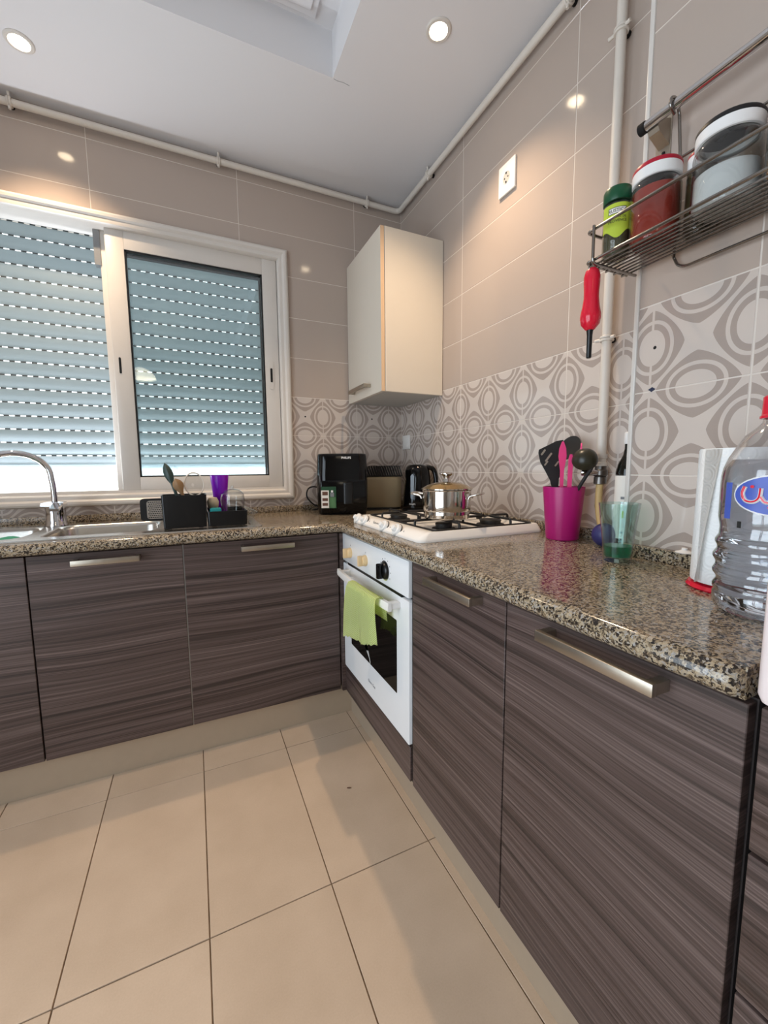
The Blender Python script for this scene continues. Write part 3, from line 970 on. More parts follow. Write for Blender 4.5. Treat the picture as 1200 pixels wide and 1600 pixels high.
# knobs on the sloping front
for y in (-0.640, -0.716, -0.905, -1.010):
    at(HX0+0.014, y, ZC+0.0175, 0, 0, -PI/2+math.radians(32))
    k = lathe('control_knob', [(0, 0.0), (0.0215, 0.0), (0.0215, 0.009), (0.0195, 0.012), (0.011, 0.0125), (0.010, 0.022), (0.0085, 0.024), (0, 0.024)], M['enamel'], hb_, 24)
    lathe('knob_shadow_ring', [(0.0216, -0.001), (0.0230, -0.001), (0.0230, 0.002), (0.0216, 0.002)], M['satinblack'], k, 24)
    at0()
    text('knob_mark', '0', 0.009, M['greyink'], hb_, frame_mtx((HX0+0.0150, y-0.040, ZC+0.0195), (0, -1, 0), (0.56, 0, 0.83)))
text('brand_text', 'Saterne', 0.021, M['greyink'], hb_, frame_mtx((HX0+0.0148, -0.822, ZC+0.0195), (0, -1, 0), (0.56, 0, 0.83)), extrude=0.0002)
BURN = [(-0.395, -0.735, 0.036), (-0.375, -1.045, 0.030), (-0.175, -0.735, 0.030), (-0.165, -1.040, 0.040)]
for bx, by, br in BURN:
    at(bx, by, ZC+0.018)
    bu = lathe('burner', [(0, 0), (br+0.012, 0), (br+0.010, 0.003), (br*0.96, 0.004), (br*0.96, 0.014), (0, 0.014)], M['burner'], hb_, 28)
    lathe('burner_cap', [(0, 0.014), (br, 0.014), (br, 0.018), (br*0.9, 0.0205), (0, 0.0215)], M['iron'], bu, 28)
    at0()
def grate(y0, y1):
    bm = bmesh.new()
    x0, x1 = HX0+0.072, HX1-0.030
    zt, zl, r = ZC+0.050, ZC+0.030, 0.0044
    btube(bm, corner_path([(x0, (y0+y1)/2, zl), (x0, y0, zl), (x1, y0, zl), (x1, y1, zl), (x0, y1, zl), (x0, (y0+y1)/2-0.001, zl)], 0.02), r, 8)
    cy = (y0+y1)/2
    for bx in (-0.385, -0.170):
        for ang in (0, 90, 180, 270):
            dx, dy = round(math.cos(math.radians(ang))), round(math.sin(math.radians(ang)))
            p1 = Vector((bx+dx*0.020, cy+dy*0.020, zt))
            if dy: p3 = Vector((bx, y1 if dy > 0 else y0, zl))
            else:
                ed = x1 if (dx > 0 and bx > -0.3) else (x0 if (dx < 0 and bx < -0.3) else -0.278)
                p3 = Vector((ed, cy, zl))
            p2 = Vector((p3.x, p3.y, zt))
            btube(bm, corner_path([p1, p2, p3], 0.018), r, 8)
    btube(bm, [(-0.278, y0, zl), (-0.278, y1, zl)], r, 8)
    for fx in (x0+0.03, x1-0.03):
        for fy in (y0, y1): bbox(bm, fx-0.005, fx+0.005, fy-0.005, fy+0.005, ZC+0.018, zl)
    fin('pan_grate', bm, M['iron'], hb_, smooth=True, angle=60)
grate(-1.172+0.018, -0.896); grate(-0.882, -0.625)

# ------------------------------------------------------------------ pot
px_, py_, pz_ = -0.365, -1.048, ZC+0.0545
pt = thing('saucepan', 'shiny steel saucepan with glass lid standing on the hob', 'saucepan', (px_, py_, pz_))
at(px_, py_, pz_); T = T @ Matrix.Diagonal((0.80, 0.80, 0.82, 1))
pb = lathe('pot_body', [(0, 0), (0.088, 0), (0.096, 0.002), (0.098, 0.008), (0.097, 0.026), (0.1, 0.031), (0.103, 0.038), (0.105, 0.060), (0.105, 0.118), (0.109, 0.121), (0.107, 0.123), (0.101, 0.122), (0.101, 0.02), (0, 0.012)], M['potsteel'], pt, 48)
ld = lathe('lid', [(0.106, 0.1235), (0.111, 0.125), (0.110, 0.129), (0.104, 0.131), (0.085, 0.142), (0.05, 0.152), (0.012, 0.156), (0, 0.156)], M['lidglass'], pt, 48)
lathe('lid_rim', [(0.104, 0.1305), (0.1115, 0.128), (0.1115, 0.1245), (0.105, 0.124)], M['potsteel'], ld, 48)
lathe('lid_knob', [(0, 0.1565), (0.020, 0.157), (0.018, 0.161), (0.014, 0.170), (0.016, 0.179), (0.031, 0.188), (0.031, 0.192), (0.024, 0.195), (0, 0.196)], M['potsteel'], ld, 28)
for an in (math.radians(-48), math.radians(132)):
    c, s = math.cos(an), math.sin(an)
    hp = [(0.103, -0.040, 0.085), (0.112, -0.040, 0.098), (0.150, -0.036, 0.106), (0.156, 0, 0.107), (0.150, 0.036, 0.106), (0.112, 0.040, 0.098), (0.103, 0.040, 0.085)]
    tube('side_handle', spline([(a_*c-b2*s, a_*s+b2*c, zz) for a_, b2, zz in hp], 5), 0.0048, M['potsteel'], pt, 8)
at0()

# ------------------------------------------------------------------ wall cabinet
wc = thing('wall_cabinet', 'cream white wall cupboard hanging in the corner', 'cupboard', (-0.16, -0.228, 1.484))
CX, CY, CZ0, CZ1 = -0.319, -0.4547, 1.484, 2.219
bm = bmesh.new()
bbox(bm, CX, -0.003, CY, CY+0.018, CZ0, CZ1, 0.001, 1)
fin('side_panel', bm, M['cabwhite'], wc)
box('body', CX, -0.003, CY+0.018, -0.004, CZ0+0.002, CZ1-0.002, M['cabunder'], wc)
cd = box('cupboard_door', CX-0.021, CX-0.002, CY+0.003, -0.004, CZ0, CZ1, M['cabwhite'], wc, bev=0.001, seg=1)
box('edge_band', CX-0.0205, CX-0.0025, CY+0.002, CY+0.0032, CZ0+0.001, CZ1-0.001, M['cabedge'], cd)
bar_handle(cd, 'R', -0.325, -0.095, 1.531, CX-0.021)

# ------------------------------------------------------------------ socket, switch
def plate(name, label, cat, x, y, z, w, h, socket):
    t = thing(name, label, cat, (x, y, z-h/2))
    bm = bmesh.new()
    bbox(bm, x-0.010, x-0.0003, y-w/2, y+w/2, z-h/2, z+h/2, 0.003)
    f = fin('cover_plate', bm, M['enamel'], t, smooth=True)
    if socket:
        at(x-0.010, y, z, 0, 0, -PI/2)
        lathe('insert_rim', [(0.0195, 0.0), (0.0215, 0.0015), (0.0235, 0.0)], M['enamel'], t, 32)
        lathe('socket_well', [(0, 0.0004), (0.0195, 0.0004), (0.0195, 0.0), (0, 0.0)], M['cabunder'], t, 32)
        bm = bmesh.new()
        for q in (-0.0095, 0.0095): blathe(bm, [(0, 0.0012), (0.0028, 0.0012), (0.0028, 0.0003)], 10, 0, q)
        bbox(bm, -0.019, -0.013, -0.002, 0.002, 0.0004, 0.003); bbox(bm, 0.013, 0.019, -0.002, 0.002, 0.0004, 0.003)
        fin('pin_holes', bm, M['black'], t)
        at0()
    else:
        box('rocker', x-0.0125, x-0.010, y-w*0.32, y+w*0.32, z-h*0.33, z+h*0.33, M['enamel'], t, bev=0.001)
plate('wall_socket', 'white square power socket high on the plain tiles', 'socket', 0, -0.907, 2.233, 0.092, 0.112, True)
plate('wall_switch', 'small white cover plate on patterned tiles behind the kettle', 'switch plate', 0, -0.072, 1.272, 0.085, 0.082, False)

# ------------------------------------------------------------------ ceiling pipes and gas pipe
def clip(parent, x, y, z, d, r=0.013):
    """pipe clip: ring round the pipe, small stem and screw; d = direction of the wall"""
    bm = bmesh.new()
    d = Vector(d)
    if abs(d.z) > 0.5: pass
    ax = Vector((1, 0, 0)) if abs(d.y) > 0.5 else Vector((0, 1, 0))
    up_ = Vector((0, 0, 1))
    if parent['run'] == 'V': ax, up_ = up_, (Vector((0, 1, 0)))
    ring_ = [Vector((x, y, z)) + (d*math.cos(2*PI*i/14) + up_*math.sin(2*PI*i/14))*(r+0.003) for i in range(14)]
    for off in (-0.004, 0.004): btube(bm, [p+ax*off for p in ring_], 0.0042, 6, True)
    btube(bm, [Vector((x, y, z))-d*0.005+up_*(r+0.004), Vector((x, y, z))-d*0.008-up_*0+up_*(r+0.020)], 0.005, 7)
    btube(bm, [Vector((x, y, z))-d*0.005-up_*(r+0.004), Vector((x, y, z))-d*0.005-up_*(r+0.016)], 0.005, 7)
    o = fin('pipe_clip', bm, M['pipe'], parent, smooth=True, angle=60)
    bm = bmesh.new(); btube(bm, [Vector((x, y, z))+d*(r), Vector((x, y, z))+d*(0.029)], 0.009, 8)
    fin('clip_stem', bm, M['gap'], o, smooth=True)
cpipe = thing('ceiling_pipe', 'white painted pipe running along both walls just under the ceiling', 'pipe', (-0.03, -0.03, 2.55)); cpipe['run'] = 'H'
tube('pipe', [(XL, -0.03, 2.567), (-0.45, -0.03, 2.567), (-0.06, -0.03, 2.567)] + [(-0.06+0.03*math.sin(a_), -0.06+0.03*math.cos(a_), 2.567) for a_ in (0.4, 0.8, 1.2)] + [(-0.03, -0.06, 2.567), (-0.03, -0.5, 2.567), (-0.03, -1.36, 2.567), (-0.03, -2.2, 2.567)], 0.0135, M['pipe'], cpipe, 12)
for x in (-1.747, -0.983, -0.226): clip(cpipe, x, -0.03, 2.567, (0, 1, 0))
for y in (-0.361, -1.20): clip(cpipe, -0.03, y, 2.567, (1, 0, 0))
gpipe = thing('gas_pipe', 'upright white gas pipe with shut-off tap and beige hose beside the pillar', 'pipe', (-0.03, -1.389, ZC)); gpipe['run'] = 'V'
GX, GY = -0.032, -1.389
tube('pipe', [(GX, GY, 2.553), (GX, GY, 1.7), (GX, GY, 1.15)], 0.0135, M['pipe'], gpipe, 14)
for z in (2.315, 1.497): clip(gpipe, GX, GY, z, (1, 0, 0))
at(GX, GY, 0)
lathe('coupling', [(0, 1.158), (0.0175, 1.158), (0.0175, 1.146), (0.0145, 1.144), (0.0145, 1.134), (0.0175, 1.132), (0.0175, 1.122), (0, 1.122)], M['pipe'], gpipe, 12)
vl = lathe('valve_body', [(0, 1.122), (0.016, 1.122), (0.016, 1.112), (0.021, 1.108), (0.021, 1.095), (0.016, 1.090), (0.018, 1.088), (0.018, 1.068), (0.013, 1.066), (0, 1.066)], P('valve_metal', srgb(110, 106, 102), 0.3, metal=0.9), gpipe, 16)
at0()
bm = bmesh.new()
btube(bm, spline([(GX-0.018, GY, 1.102), (GX-0.045, GY+0.008, 1.104), (GX-0.06, GY+0.02, 1.103)], 4), [0.010, 0.011, 0.011, 0.012, 0.012, 0.012, 0.011, 0.011, 0.009], 10)
fin('valve_lever', bm, M['chrome'], vl, smooth=True)
tube('gas_hose', spline([(GX, GY, 1.072), (GX-0.002, GY, 1.01), (GX-0.008, GY-0.012, 0.96), (GX-0.020, GY-0.036, 0.915), (GX-0.030, GY-0.06, 0.901)], 6), 0.0105, M['hose'], gpipe, 12)

# ------------------------------------------------------------------ sink and tap
sk = thing('sink', 'stainless steel inset sink with two bowls and drainer under the window', 'sink', (-1.5, -0.33, 0.735))
SX0_, SX1_, SY0_, SY1_ = -2.09, -0.925, -0.560, -0.095
bowls = [((-1.900, -0.335), (0.185, 0.165)), ((-1.487, -0.335), (0.185, 0.165))]
bm = bmesh.new()
def loop_edges(pts):
    v_ = [bm.verts.new(p) for p in pts]
    return [bm.edges.new((v_[i], v_[(i+1) % len(v_)])) for i in range(len(v_))]
ed = loop_edges(rrect((SX1_-SX0_)/2, (SY1_-SY0_)/2, 0.03, ZC+0.004, 5, (SX0_+SX1_)/2, (SY0_+SY1_)/2))
for (cx, cy), (hx_, hy_) in bowls: ed += loop_edges(rrect(hx_, hy_, 0.06, ZC+0.004, 6, cx, cy))
dr_ = (-1.115, -0.335, 0.155, 0.175)
ed += loop_edges(rrect(dr_[2], dr_[3], 0.03, ZC+0.004, 5, dr_[0], dr_[1]))
bmesh.ops.triangle_fill(bm, edges=ed, use_beauty=True)
loft(bm, [rrect((SX1_-SX0_)/2+d, (SY1_-SY0_)/2+d, 0.03+d, z_, 5, (SX0_+SX1_)/2, (SY0_+SY1_)/2) for d, z_ in ((0, ZC+0.004), (0.003, ZC+0.003), (0.004, ZC+0.0003))], False, False)
fin('rim', bm, M['steel'], sk, smooth=True, angle=30)
for (cx, cy), (hx_, hy_) in bowls:
    bm = bmesh.new()
    loft(bm, [rrect(hx_-d, hy_-d, max(0.06-d*0.3, 0.03), z_, 6, cx, cy) for d, z_ in ((0, ZC+0.004), (0.004, ZC+0.001), (0.010, ZC-0.012), (0.014, ZC-0.10), (0.024, ZC-0.138), (0.05, ZC-0.150))], False, True)
    bo = fin('bowl', bm, M['steel'], sk, smooth=True, angle=60)
    at(cx, cy, ZC-0.1495); lathe('drain', [(0, 0.001), (0.012, 0.001), (0.02, 0.003), (0.036, 0.003), (0.04, 0.0)], M['chrome'], bo, 24); at0()
bm = bmesh.new()
loft(bm, [rrect(dr_[2]-d, dr_[3]-d, 0.028, z_, 5, dr_[0], dr_[1]) for d, z_ in ((0, ZC+0.004), (0.006, ZC-0.001), (0.01, ZC-0.002))], False, True)
fin('drainer', bm, M['steel'], sk, smooth=True, angle=60)
for i in range(7):
    xx = dr_[0]-0.125+i*0.0417
    tube('drainer_rib', [(xx, dr_[1]-0.14, ZC-0.0015), (xx, dr_[1]+0.14, ZC-0.0015)], 0.003, M['steel'], sk, 6)
tp = thing('kitchen_tap', 'chrome swan-neck mixer tap at the back of the sink', 'tap', (-1.695, -0.145, ZC+0.004))
TX, TY = -1.695, -0.145
at(TX, TY, ZC+0.0045)
lathe('tap_base', [(0, 0), (0.041, 0), (0.041, 0.004), (0.037, 0.012), (0.034, 0.05), (0.036, 0.078), (0.035, 0.083), (0, 0.084)], M['chrome'], tp, 28)
bm = bmesh.new()
loft(bm, [[Vector((a_, b2, z_)) for a_, b2, z_ in L_] for L_ in (
    [(-0.042, -0.030, 0.084), (0.036, -0.036, 0.080), (0.036, 0.028, 0.080), (-0.042, 0.028, 0.084)],
    [(-0.040, -0.028, 0.096), (0.034, -0.032, 0.098), (0.034, 0.028, 0.098), (-0.040, 0.028, 0.096)],
    [(-0.018, -0.014, 0.101), (0.014, -0.014, 0.101), (0.014, 0.014, 0.101), (-0.018, 0.014, 0.101)])])
loft(bm, [[Vector((a_, b2+yo, z_)) for a_, b2, z_ in ((0.0, 0, zz), (0.034, 0, zz), (0.032, 0, zz+0.010), (0.002, 0, zz+0.010))] for yo, zz in ((-0.02, 0.090), (-0.055, 0.080), (-0.090, 0.066))])
fin('lever', bm, M['chrome'], tp, smooth=True, angle=30)
arc = [(0, 0, 0.085), (0, 0, 0.15), (-0.004, -0.002, 0.20)]
for i in range(13):
    a_ = PI*i/12
    arc.append((-0.105+0.101*math.cos(a_), -0.045+0.043*math.cos(a_), 0.205+0.092*math.sin(a_)))
arc += [(-0.206, -0.088, 0.165)]
tube('spout', spline(arc, 3), 0.0115, M['chrome'], tp, 14)
at0()
bm = bmesh.new()
bmesh.ops.create_grid(bm, x_segments=14, y_segments=10, size=1)
for v in bm.verts:
    x, y = v.co.x, v.co.y
    v.co = Vector((-1.765+0.10*x, -0.440+0.055*y, ZC-0.024 + 0.030*math.exp(-((x+0.2)**2+(y-0.1)**2)*1.4) + 0.006*math.sin(5*x+2*y)))
bmesh.ops.solidify(bm, geom=bm.faces[:], thickness=0.004)
tag(fin('sink_cloth', bm, M['sinkcloth'], None, smooth=True), 'green cloth lying in the left sink bowl', 'cloth')

# ------------------------------------------------------------------ dish rack and its contents
RZ0 = ZC+0.006
rk = thing('dish_rack', 'black plastic dish rack with tall cutlery box on the sink drainer', 'dish rack', (-1.13, -0.42, RZ0))
def open_box(bm, x0, x1, y0, y1, z0, z1, t=0.004, flare=0.0):
    cx, cy = (x0+x1)/2, (y0+y1)/2
    hx_, hy_ = (x1-x0)/2, (y1-y0)/2
    loft(bm, [rrect(hx_-t-flare, hy_-t-flare, 0.004, z0+t, 3, cx, cy), rrect(hx_-t, hy_-t, 0.006, z1, 3, cx, cy), rrect(hx_, hy_, 0.008, z1, 3, cx, cy), rrect(hx_-flare, hy_-flare, 0.006, z0, 3, cx, cy)])
bm = bmesh.new(); open_box(bm, -1.284, -1.125, -0.508, -0.395, RZ0+0.001, 1.024, 0.004, 0.004)
fin('cutlery_box', bm, M['black'], rk, smooth=True)
bm = bmesh.new(); open_box(bm, -1.1255, -0.973, -0.506, -0.300, RZ0+0.001, 0.955, 0.004, 0.003)
fin('glass_tray', bm, M['black'], rk, smooth=True)
bm = bmesh.new()
for x in (-1.26, -1.15, -1.10, -0.99):
    for y in (-0.49, -0.41): bbox(bm, x-0.008, x+0.008, y-0.008, y+0.008, RZ0-0.0015, RZ0+0.002)
fin('feet', bm, M['black'], rk)
# grater, held at the left end of the box
gr = thing('grater', 'flat cheese grater with black frame at the left end of the dish rack', 'grater', (-1.33, -0.388, 0.92))
def vplate(name, x0, x1, z0, z1, y, t, r, mat, parent):
    bm = bmesh.new()
    loft(bm, [[Vector((p.x, y+q, p.y)) for p in rrect((x1-x0)/2, (z1-z0)/2, r, 0, 4, (x0+x1)/2, (z0+z1)/2)] for q in (0, t)])
    return fin(name, bm, mat, parent, smooth=True, angle=50)
vplate('grater_frame', -1.366, -1.150, 0.918, 1.008, -0.384, 0.008, 0.014, M['satinblack'], gr)
vplate('grater_blade', -1.343, -1.170, 0.926, 0.999, -0.3856, 0.002, 0.010, M['steel'], gr)
bm = bmesh.new()
for i in range(12):
    for j in range(9):
        cx, cz = -1.336+i*0.0075+(0.0037 if j % 2 else 0), 0.932+j*0.0076
        bbox(bm, cx-0.0024, cx+0.0024, -0.3868, -0.3852, cz-0.0014, cz+0.0014)
teeth = fin('grater_holes', bm, M['gap'], gr)
# spoons and strainer in the cutlery box
def spoon(name, label, tip, base, wid, length, mat, tilt=0.0):
    t_, b2 = Vector(tip), Vector(base)
    d = (t_-b2).normalized()
    s = d.cross(Vector((0, 1, 0))).normalized()
    nrm = s.cross(d)
    bm = bmesh.new()
    hb2 = t_-d*length
    loops = []
    L = (t_-b2).length
    for k in range(15):
        u = k/14
        p = b2 + d*(L*u)
        dist = L*u-(L-length)
        if dist < 0: w, th, cup = 0.006, 0.005, 0
        else:
            q = dist/length
            w = max(0.0015, wid*math.sin(PI*min(1, 0.08+0.92*q))**0.65); th = 0.004; cup = 0.008*math.sin(PI*q)
        loops.append([p + s*(w*math.cos(2*PI*i/12)) + nrm*(th*math.sin(2*PI*i/12) - cup*(1-abs(math.cos(2*PI*i/12)))) for i in range(12)])
    loft(bm, loops)
    o = fin(name, bm, mat, None, smooth=True)
    tag(o, label, 'spoon')
spoon('serving_spoon', 'dark green plastic spoon standing tallest in the dish rack', (-1.268, -0.43, 1.148), (-1.205, -0.44, 0.925), 0.017, 0.078, M['greenspoon'])
spoon('wooden_spoon', 'wooden spoon leaning in the dish rack in front of the green spoon', (-1.232, -0.478, 1.088), (-1.175, -0.468, 0.925), 0.020, 0.052, M['woodspoon'])
st = thing('tea_strainer', 'round metal strainer with pale rim standing in the dish rack', 'strainer', (-1.165, -0.45, 0.93))
at(-1.166, -0.448, 1.064, math.radians(14), math.radians(80))
bm = bmesh.new(); btube(bm, [(0.036*math.cos(2*PI*i/32), 0.046*math.sin(2*PI*i/32), 0) for i in range(32)], 0.0026, 8, True)
fin('strainer_rim', bm, M['pipe'], st, smooth=True)
bm = bmesh.new()
rows = [[bm.verts.new((0.035*math.cos(2*PI*i/24)*c_, 0.045*math.sin(2*PI*i/24)*c_, -0.024*(1-c_*c_))) for i in range(24)] for c_ in (1, 0.85, 0.65, 0.4, 0.15)]
for A_, B_ in zip(rows, rows[1:]):
    for i in range(24): bm.faces.new((A_[i], A_[(i+1) % 24], B_[(i+1) % 24], B_[i]))
fin('strainer_mesh', bm, thin_glass('fine_mesh', (0.84, 0.83, 0.81, 1), rough=0.4, strength=0.6), st, smooth=True)
tube('strainer_handle', [(0, -0.046, 0), (0.004, -0.09, 0.0), (0.006, -0.125, 0.0)], 0.003, M['pipe'], st, 8)
at0()
# cups and glasses drying
at(-1.066, -0.345, RZ0+0.0103)
pc = lathe('purple_cup', [(0, 0), (0.021, 0), (0.024, 0.003), (0.031, 0.12), (0.038, 0.190), (0.036, 0.190), (0.029, 0.12), (0.022, 0.006), (0, 0.005)], M['purple'], None, 28)
tag(pc, 'tall translucent purple plastic cup in the dish rack', 'cup')
at(-1.022, -0.420, RZ0+0.0106)
gl = lathe('wine_glass', [(0.036, 0), (0.045, 0.05), (0.050, 0.085), (0.046, 0.112), (0.030, 0.128), (0.007, 0.134), (0.006, 0.146), (0.0045, 0.146), (0.005, 0.132), (0.028, 0.126), (0.0445, 0.111), (0.0485, 0.085), (0.0435, 0.05), (0.0345, 0)], M['glass'], None, 32)
tag(gl, 'large clear round glass upside down in front of the purple cup', 'glass')
at(-0.985, -0.352, RZ0+0.046, math.radians(-20), 0, math.radians(118))
gl = lathe('tumbler', [(0.0, 0.002), (0.022, 0.002), (0.027, 0.066), (0.0285, 0.068), (0.024, 0.0), (0, 0.0)], M['glass'], None, 28)
tag(gl, 'small clear glass lying tilted at the right end of the dish rack', 'glass')
at0()
bm = bmesh.new(); bbox(bm, -1.115, -1.072, -0.500, -0.468, RZ0+0.012, 0.968, 0.006)
tag(fin('teal_sponge', bm, M['teal'], None, smooth=True), 'teal dish sponge standing in the dish rack tray', 'sponge')
at(-1.100, -0.430, RZ0+0.0055)
tag(lathe('egg_cup', [(0, 0), (0.014, 0), (0.010, 0.03), (0.010, 0.055), (0.021, 0.068), (0.023, 0.088), (0.016, 0.104), (0, 0.108)], P('pale_wood', srgb(190, 178, 158), 0.6), None, 24), 'pale round wooden utensil head beside the tall cutlery box', 'utensil')
at0()

# ------------------------------------------------------------------ air fryer
AF = (-0.452, -0.190)
af = thing('air_fryer', 'tall glossy black air fryer with green product sticker in the corner', 'air fryer', (AF[0], AF[1], ZC))
ARZ = math.radians(-20)      # its front looks towards the room
at(AF[0], AF[1], ZC, ARZ)
bm = bmesh.new()
def afl(s, z, r=0.05): return rrect(0.130*s, 0.140*s, r, z, 8)
loft(bm, [afl(0.93, 0.004), afl(0.95, 0.012), afl(0.985, 0.09), afl(0.985, 0.2), afl(0.955, 0.290), afl(0.935, 0.302), afl(0.89, 0.305)])
fin('housing', bm, M['glossblack'], af, smooth=True)
bm = bmesh.new()
loft(bm, [rrect(0.114, 0.012, 0.008, z, 4, 0.006, -0.1355-o_) for z, o_ in ((0.022, -0.004), (0.05, 0.001), (0.168, 0.004), (0.172, 0.002))])
dw = fin('basket_drawer', bm, M['glossblack'], af, smooth=True)
bm = bmesh.new()
loft(bm, [rrect(0.024, 0.028, 0.008, z, 4, 0.030, -0.165) for z in (0.060, 0.064, 0.155, 0.160)])
fin('basket_handle', bm, M['black'], dw, smooth=True)
def af_front(x, z, y=-0.1526): return Matrix(T) @ frame_mtx((x, y, z), (1, 0, 0), (0, 0, 1))
def quad(name, x0, x1, z0, z1, y, mat, parent):
    bm = bmesh.new(); bbox(bm, x0, x1, y, y+0.0015, z0, z1)
    return fin(name, bm, mat, parent)
stk = quad('sticker', -0.103, -0.030, 0.035, 0.142, -0.1532, M['greensticker'], dw)
quad('sticker_panel', -0.103, -0.066, 0.037, 0.124, -0.1540, M['labelwhite'], dw)
for z0, z1 in ((0.100, 0.118), (0.072, 0.086), (0.048, 0.062)): quad('sticker_picture', -0.098, -0.071, z0, z1, -0.1545, M['brownink'], dw)
quad('sticker_panel', -0.062, -0.033, 0.038, 0.090, -0.1538, M['greensticker2'], dw)
quad('sticker_panel', -0.059, -0.040, 0.092, 0.112, -0.1540, M['greyink'], dw)
quad('sticker_mark', -0.055, -0.045, 0.114, 0.124, -0.1538, M['whiteink'], dw)
text('brand_text', 'PHILIPS', 0.0150, M['whiteink'], af, af_front(0.022, 0.283, -0.1348), bold=0.0003)
at0()
tube('power_cable', spline([(-0.520, -0.065, 0.925), (-0.543, -0.060, 0.915), (-0.575, -0.055, 0.925), (-0.610, -0.05, 0.968), (-0.600, -0.045, 1.012), (-0.560, -0.042, 1.022), (-0.530, -0.042, 1.00), (-0.524, -0.046, 0.95), (-0.545, -0.06, 0.905), (-0.58, -0.06, 0.8965)], 6), 0.0042, M['black'], af, 8)

# ------------------------------------------------------------------ toaster
ts = thing('toaster', 'beige metal toaster with a dark wire bun rack between air fryer and kettle', 'toaster', (-0.190, -0.105, ZC))
at(-0.190, -0.105, ZC, math.radians(-20))
bm = bmesh.new()
loft(bm, [rrect(0.115*s, 0.062*s, 0.03, z, 6) for s, z in ((0.96, 0.010), (1.0, 0.02), (1.0, 0.165), (0.97, 0.178), (0.90, 0.182))])
fin('toaster_body', bm, M['toaster'], ts, smooth=True)
bm = bmesh.new()
loft(bm, [rrect(0.110, 0.058, 0.028, z, 6) for z in (0.001, 0.0105)])
fin('toaster_foot', bm, M['black'], ts, smooth=True)
bm = bmesh.new(); bbox(bm, -0.09, 0.09, -0.040, -0.014, 0.1815, 0.1835, 0.0005); bbox(bm, -0.09, 0.09, 0.014, 0.040, 0.1815, 0.1835, 0.0005)
fin('bread_slot', bm, M['black'], ts)
bm = bmesh.new(); bbox(bm, -0.128, -0.114, -0.012, 0.012, 0.12, 0.135, 0.003)
fin('lever', bm, M['black'], ts, smooth=True)
br = thing('bun_rack', '', '', (0, 0, 0)); del br['label']; del br['category']
br.name = 'bun_rack'
ORG[br] = T @ Vector((0, 0, 0.183)); br.parent = ts; br.location = ORG[br]-ORG[ts]
for i in range(16):
    x = -0.104+0.0139*i
    tube('rack_wire', [(x+0.012, -0.052, 0.186), (x-0.006, -0.048, 0.242), (x-0.006, 0.048, 0.242), (x+0.012, 0.052, 0.186)], 0.0032, M['satinblack'], br, 6)
bm = bmesh.new()
for y in (-0.052, 0.052): btube(bm, [(-0.108, y, 0.186), (0.113, y, 0.186)], 0.0035, 6)
fin('rack_rail', bm, M['satinblack'], br, smooth=True)
at0()

# ------------------------------------------------------------------ kettle
KX, KY = -0.100, -0.365
kt = thing('kettle', 'black electric kettle with clear water gauge behind the hob', 'kettle', (KX, KY, ZC))
at(KX, KY, ZC, math.radians(-25))
lathe('power_base', [(0, 0.0), (0.080, 0.0), (0.082, 0.008), (0.078, 0.018), (0, 0.019)], M['black'], kt, 32)
bm = bmesh.new()
L_ = []
for z, r, sx in ((0.020, 0.073, 0), (0.03, 0.075, 0), (0.10, 0.072, 0.002), (0.17, 0.066, 0.006), (0.215, 0.060, 0.006), (0.236, 0.052, 0.004), (0.246, 0.036, 0.0), (0.249, 0.015, 0.0)):
    L_.append([Vector((sx+r*math.cos(2*PI*i/32)*(1.12 if math.cos(2*PI*i/32) < -0.9 and z > 0.2 else 1.0), r*0.94*math.sin(2*PI*i/32), z)) for i in range(32)])
loft(bm, L_)
fin('kettle_body', bm, M['glossblack'], kt, smooth=True)
tube('kettle_handle', spline([(0.050, 0.0, 0.232), (0.082, 0.0, 0.226), (0.098, 0.0, 0.19), (0.102, 0, 0.12), (0.096, 0, 0.07), (0.074, 0, 0.05)], 5), 0.0125, M['glossblack'], kt, 12)
bm = bmesh.new()
loft(bm, [[Vector((0.0765*math.cos(a_+da*k_)*s_, 0.0735*math.sin(a_+da*k_)*s_, zz)) for k_, zz in ((-1, 0.075), (0, 0.066), (1, 0.075), (1, 0.190), (0, 0.20), (-1, 0.190))] for a_, da, s_ in ((math.radians(-112), 0.13, 0.93), (math.radians(-112), 0.13, 0.985))])
fin('water_gauge', bm, P('gauge_plastic', srgb(70, 78, 88), 0.15), kt)
text('brand_text', 'PHILIPS', 0.010, M['whiteink'], kt, Matrix(T) @ frame_mtx((-0.028, -0.0715, 0.045), (0.93, -0.37, 0), (0, 0, 1)))
at0()

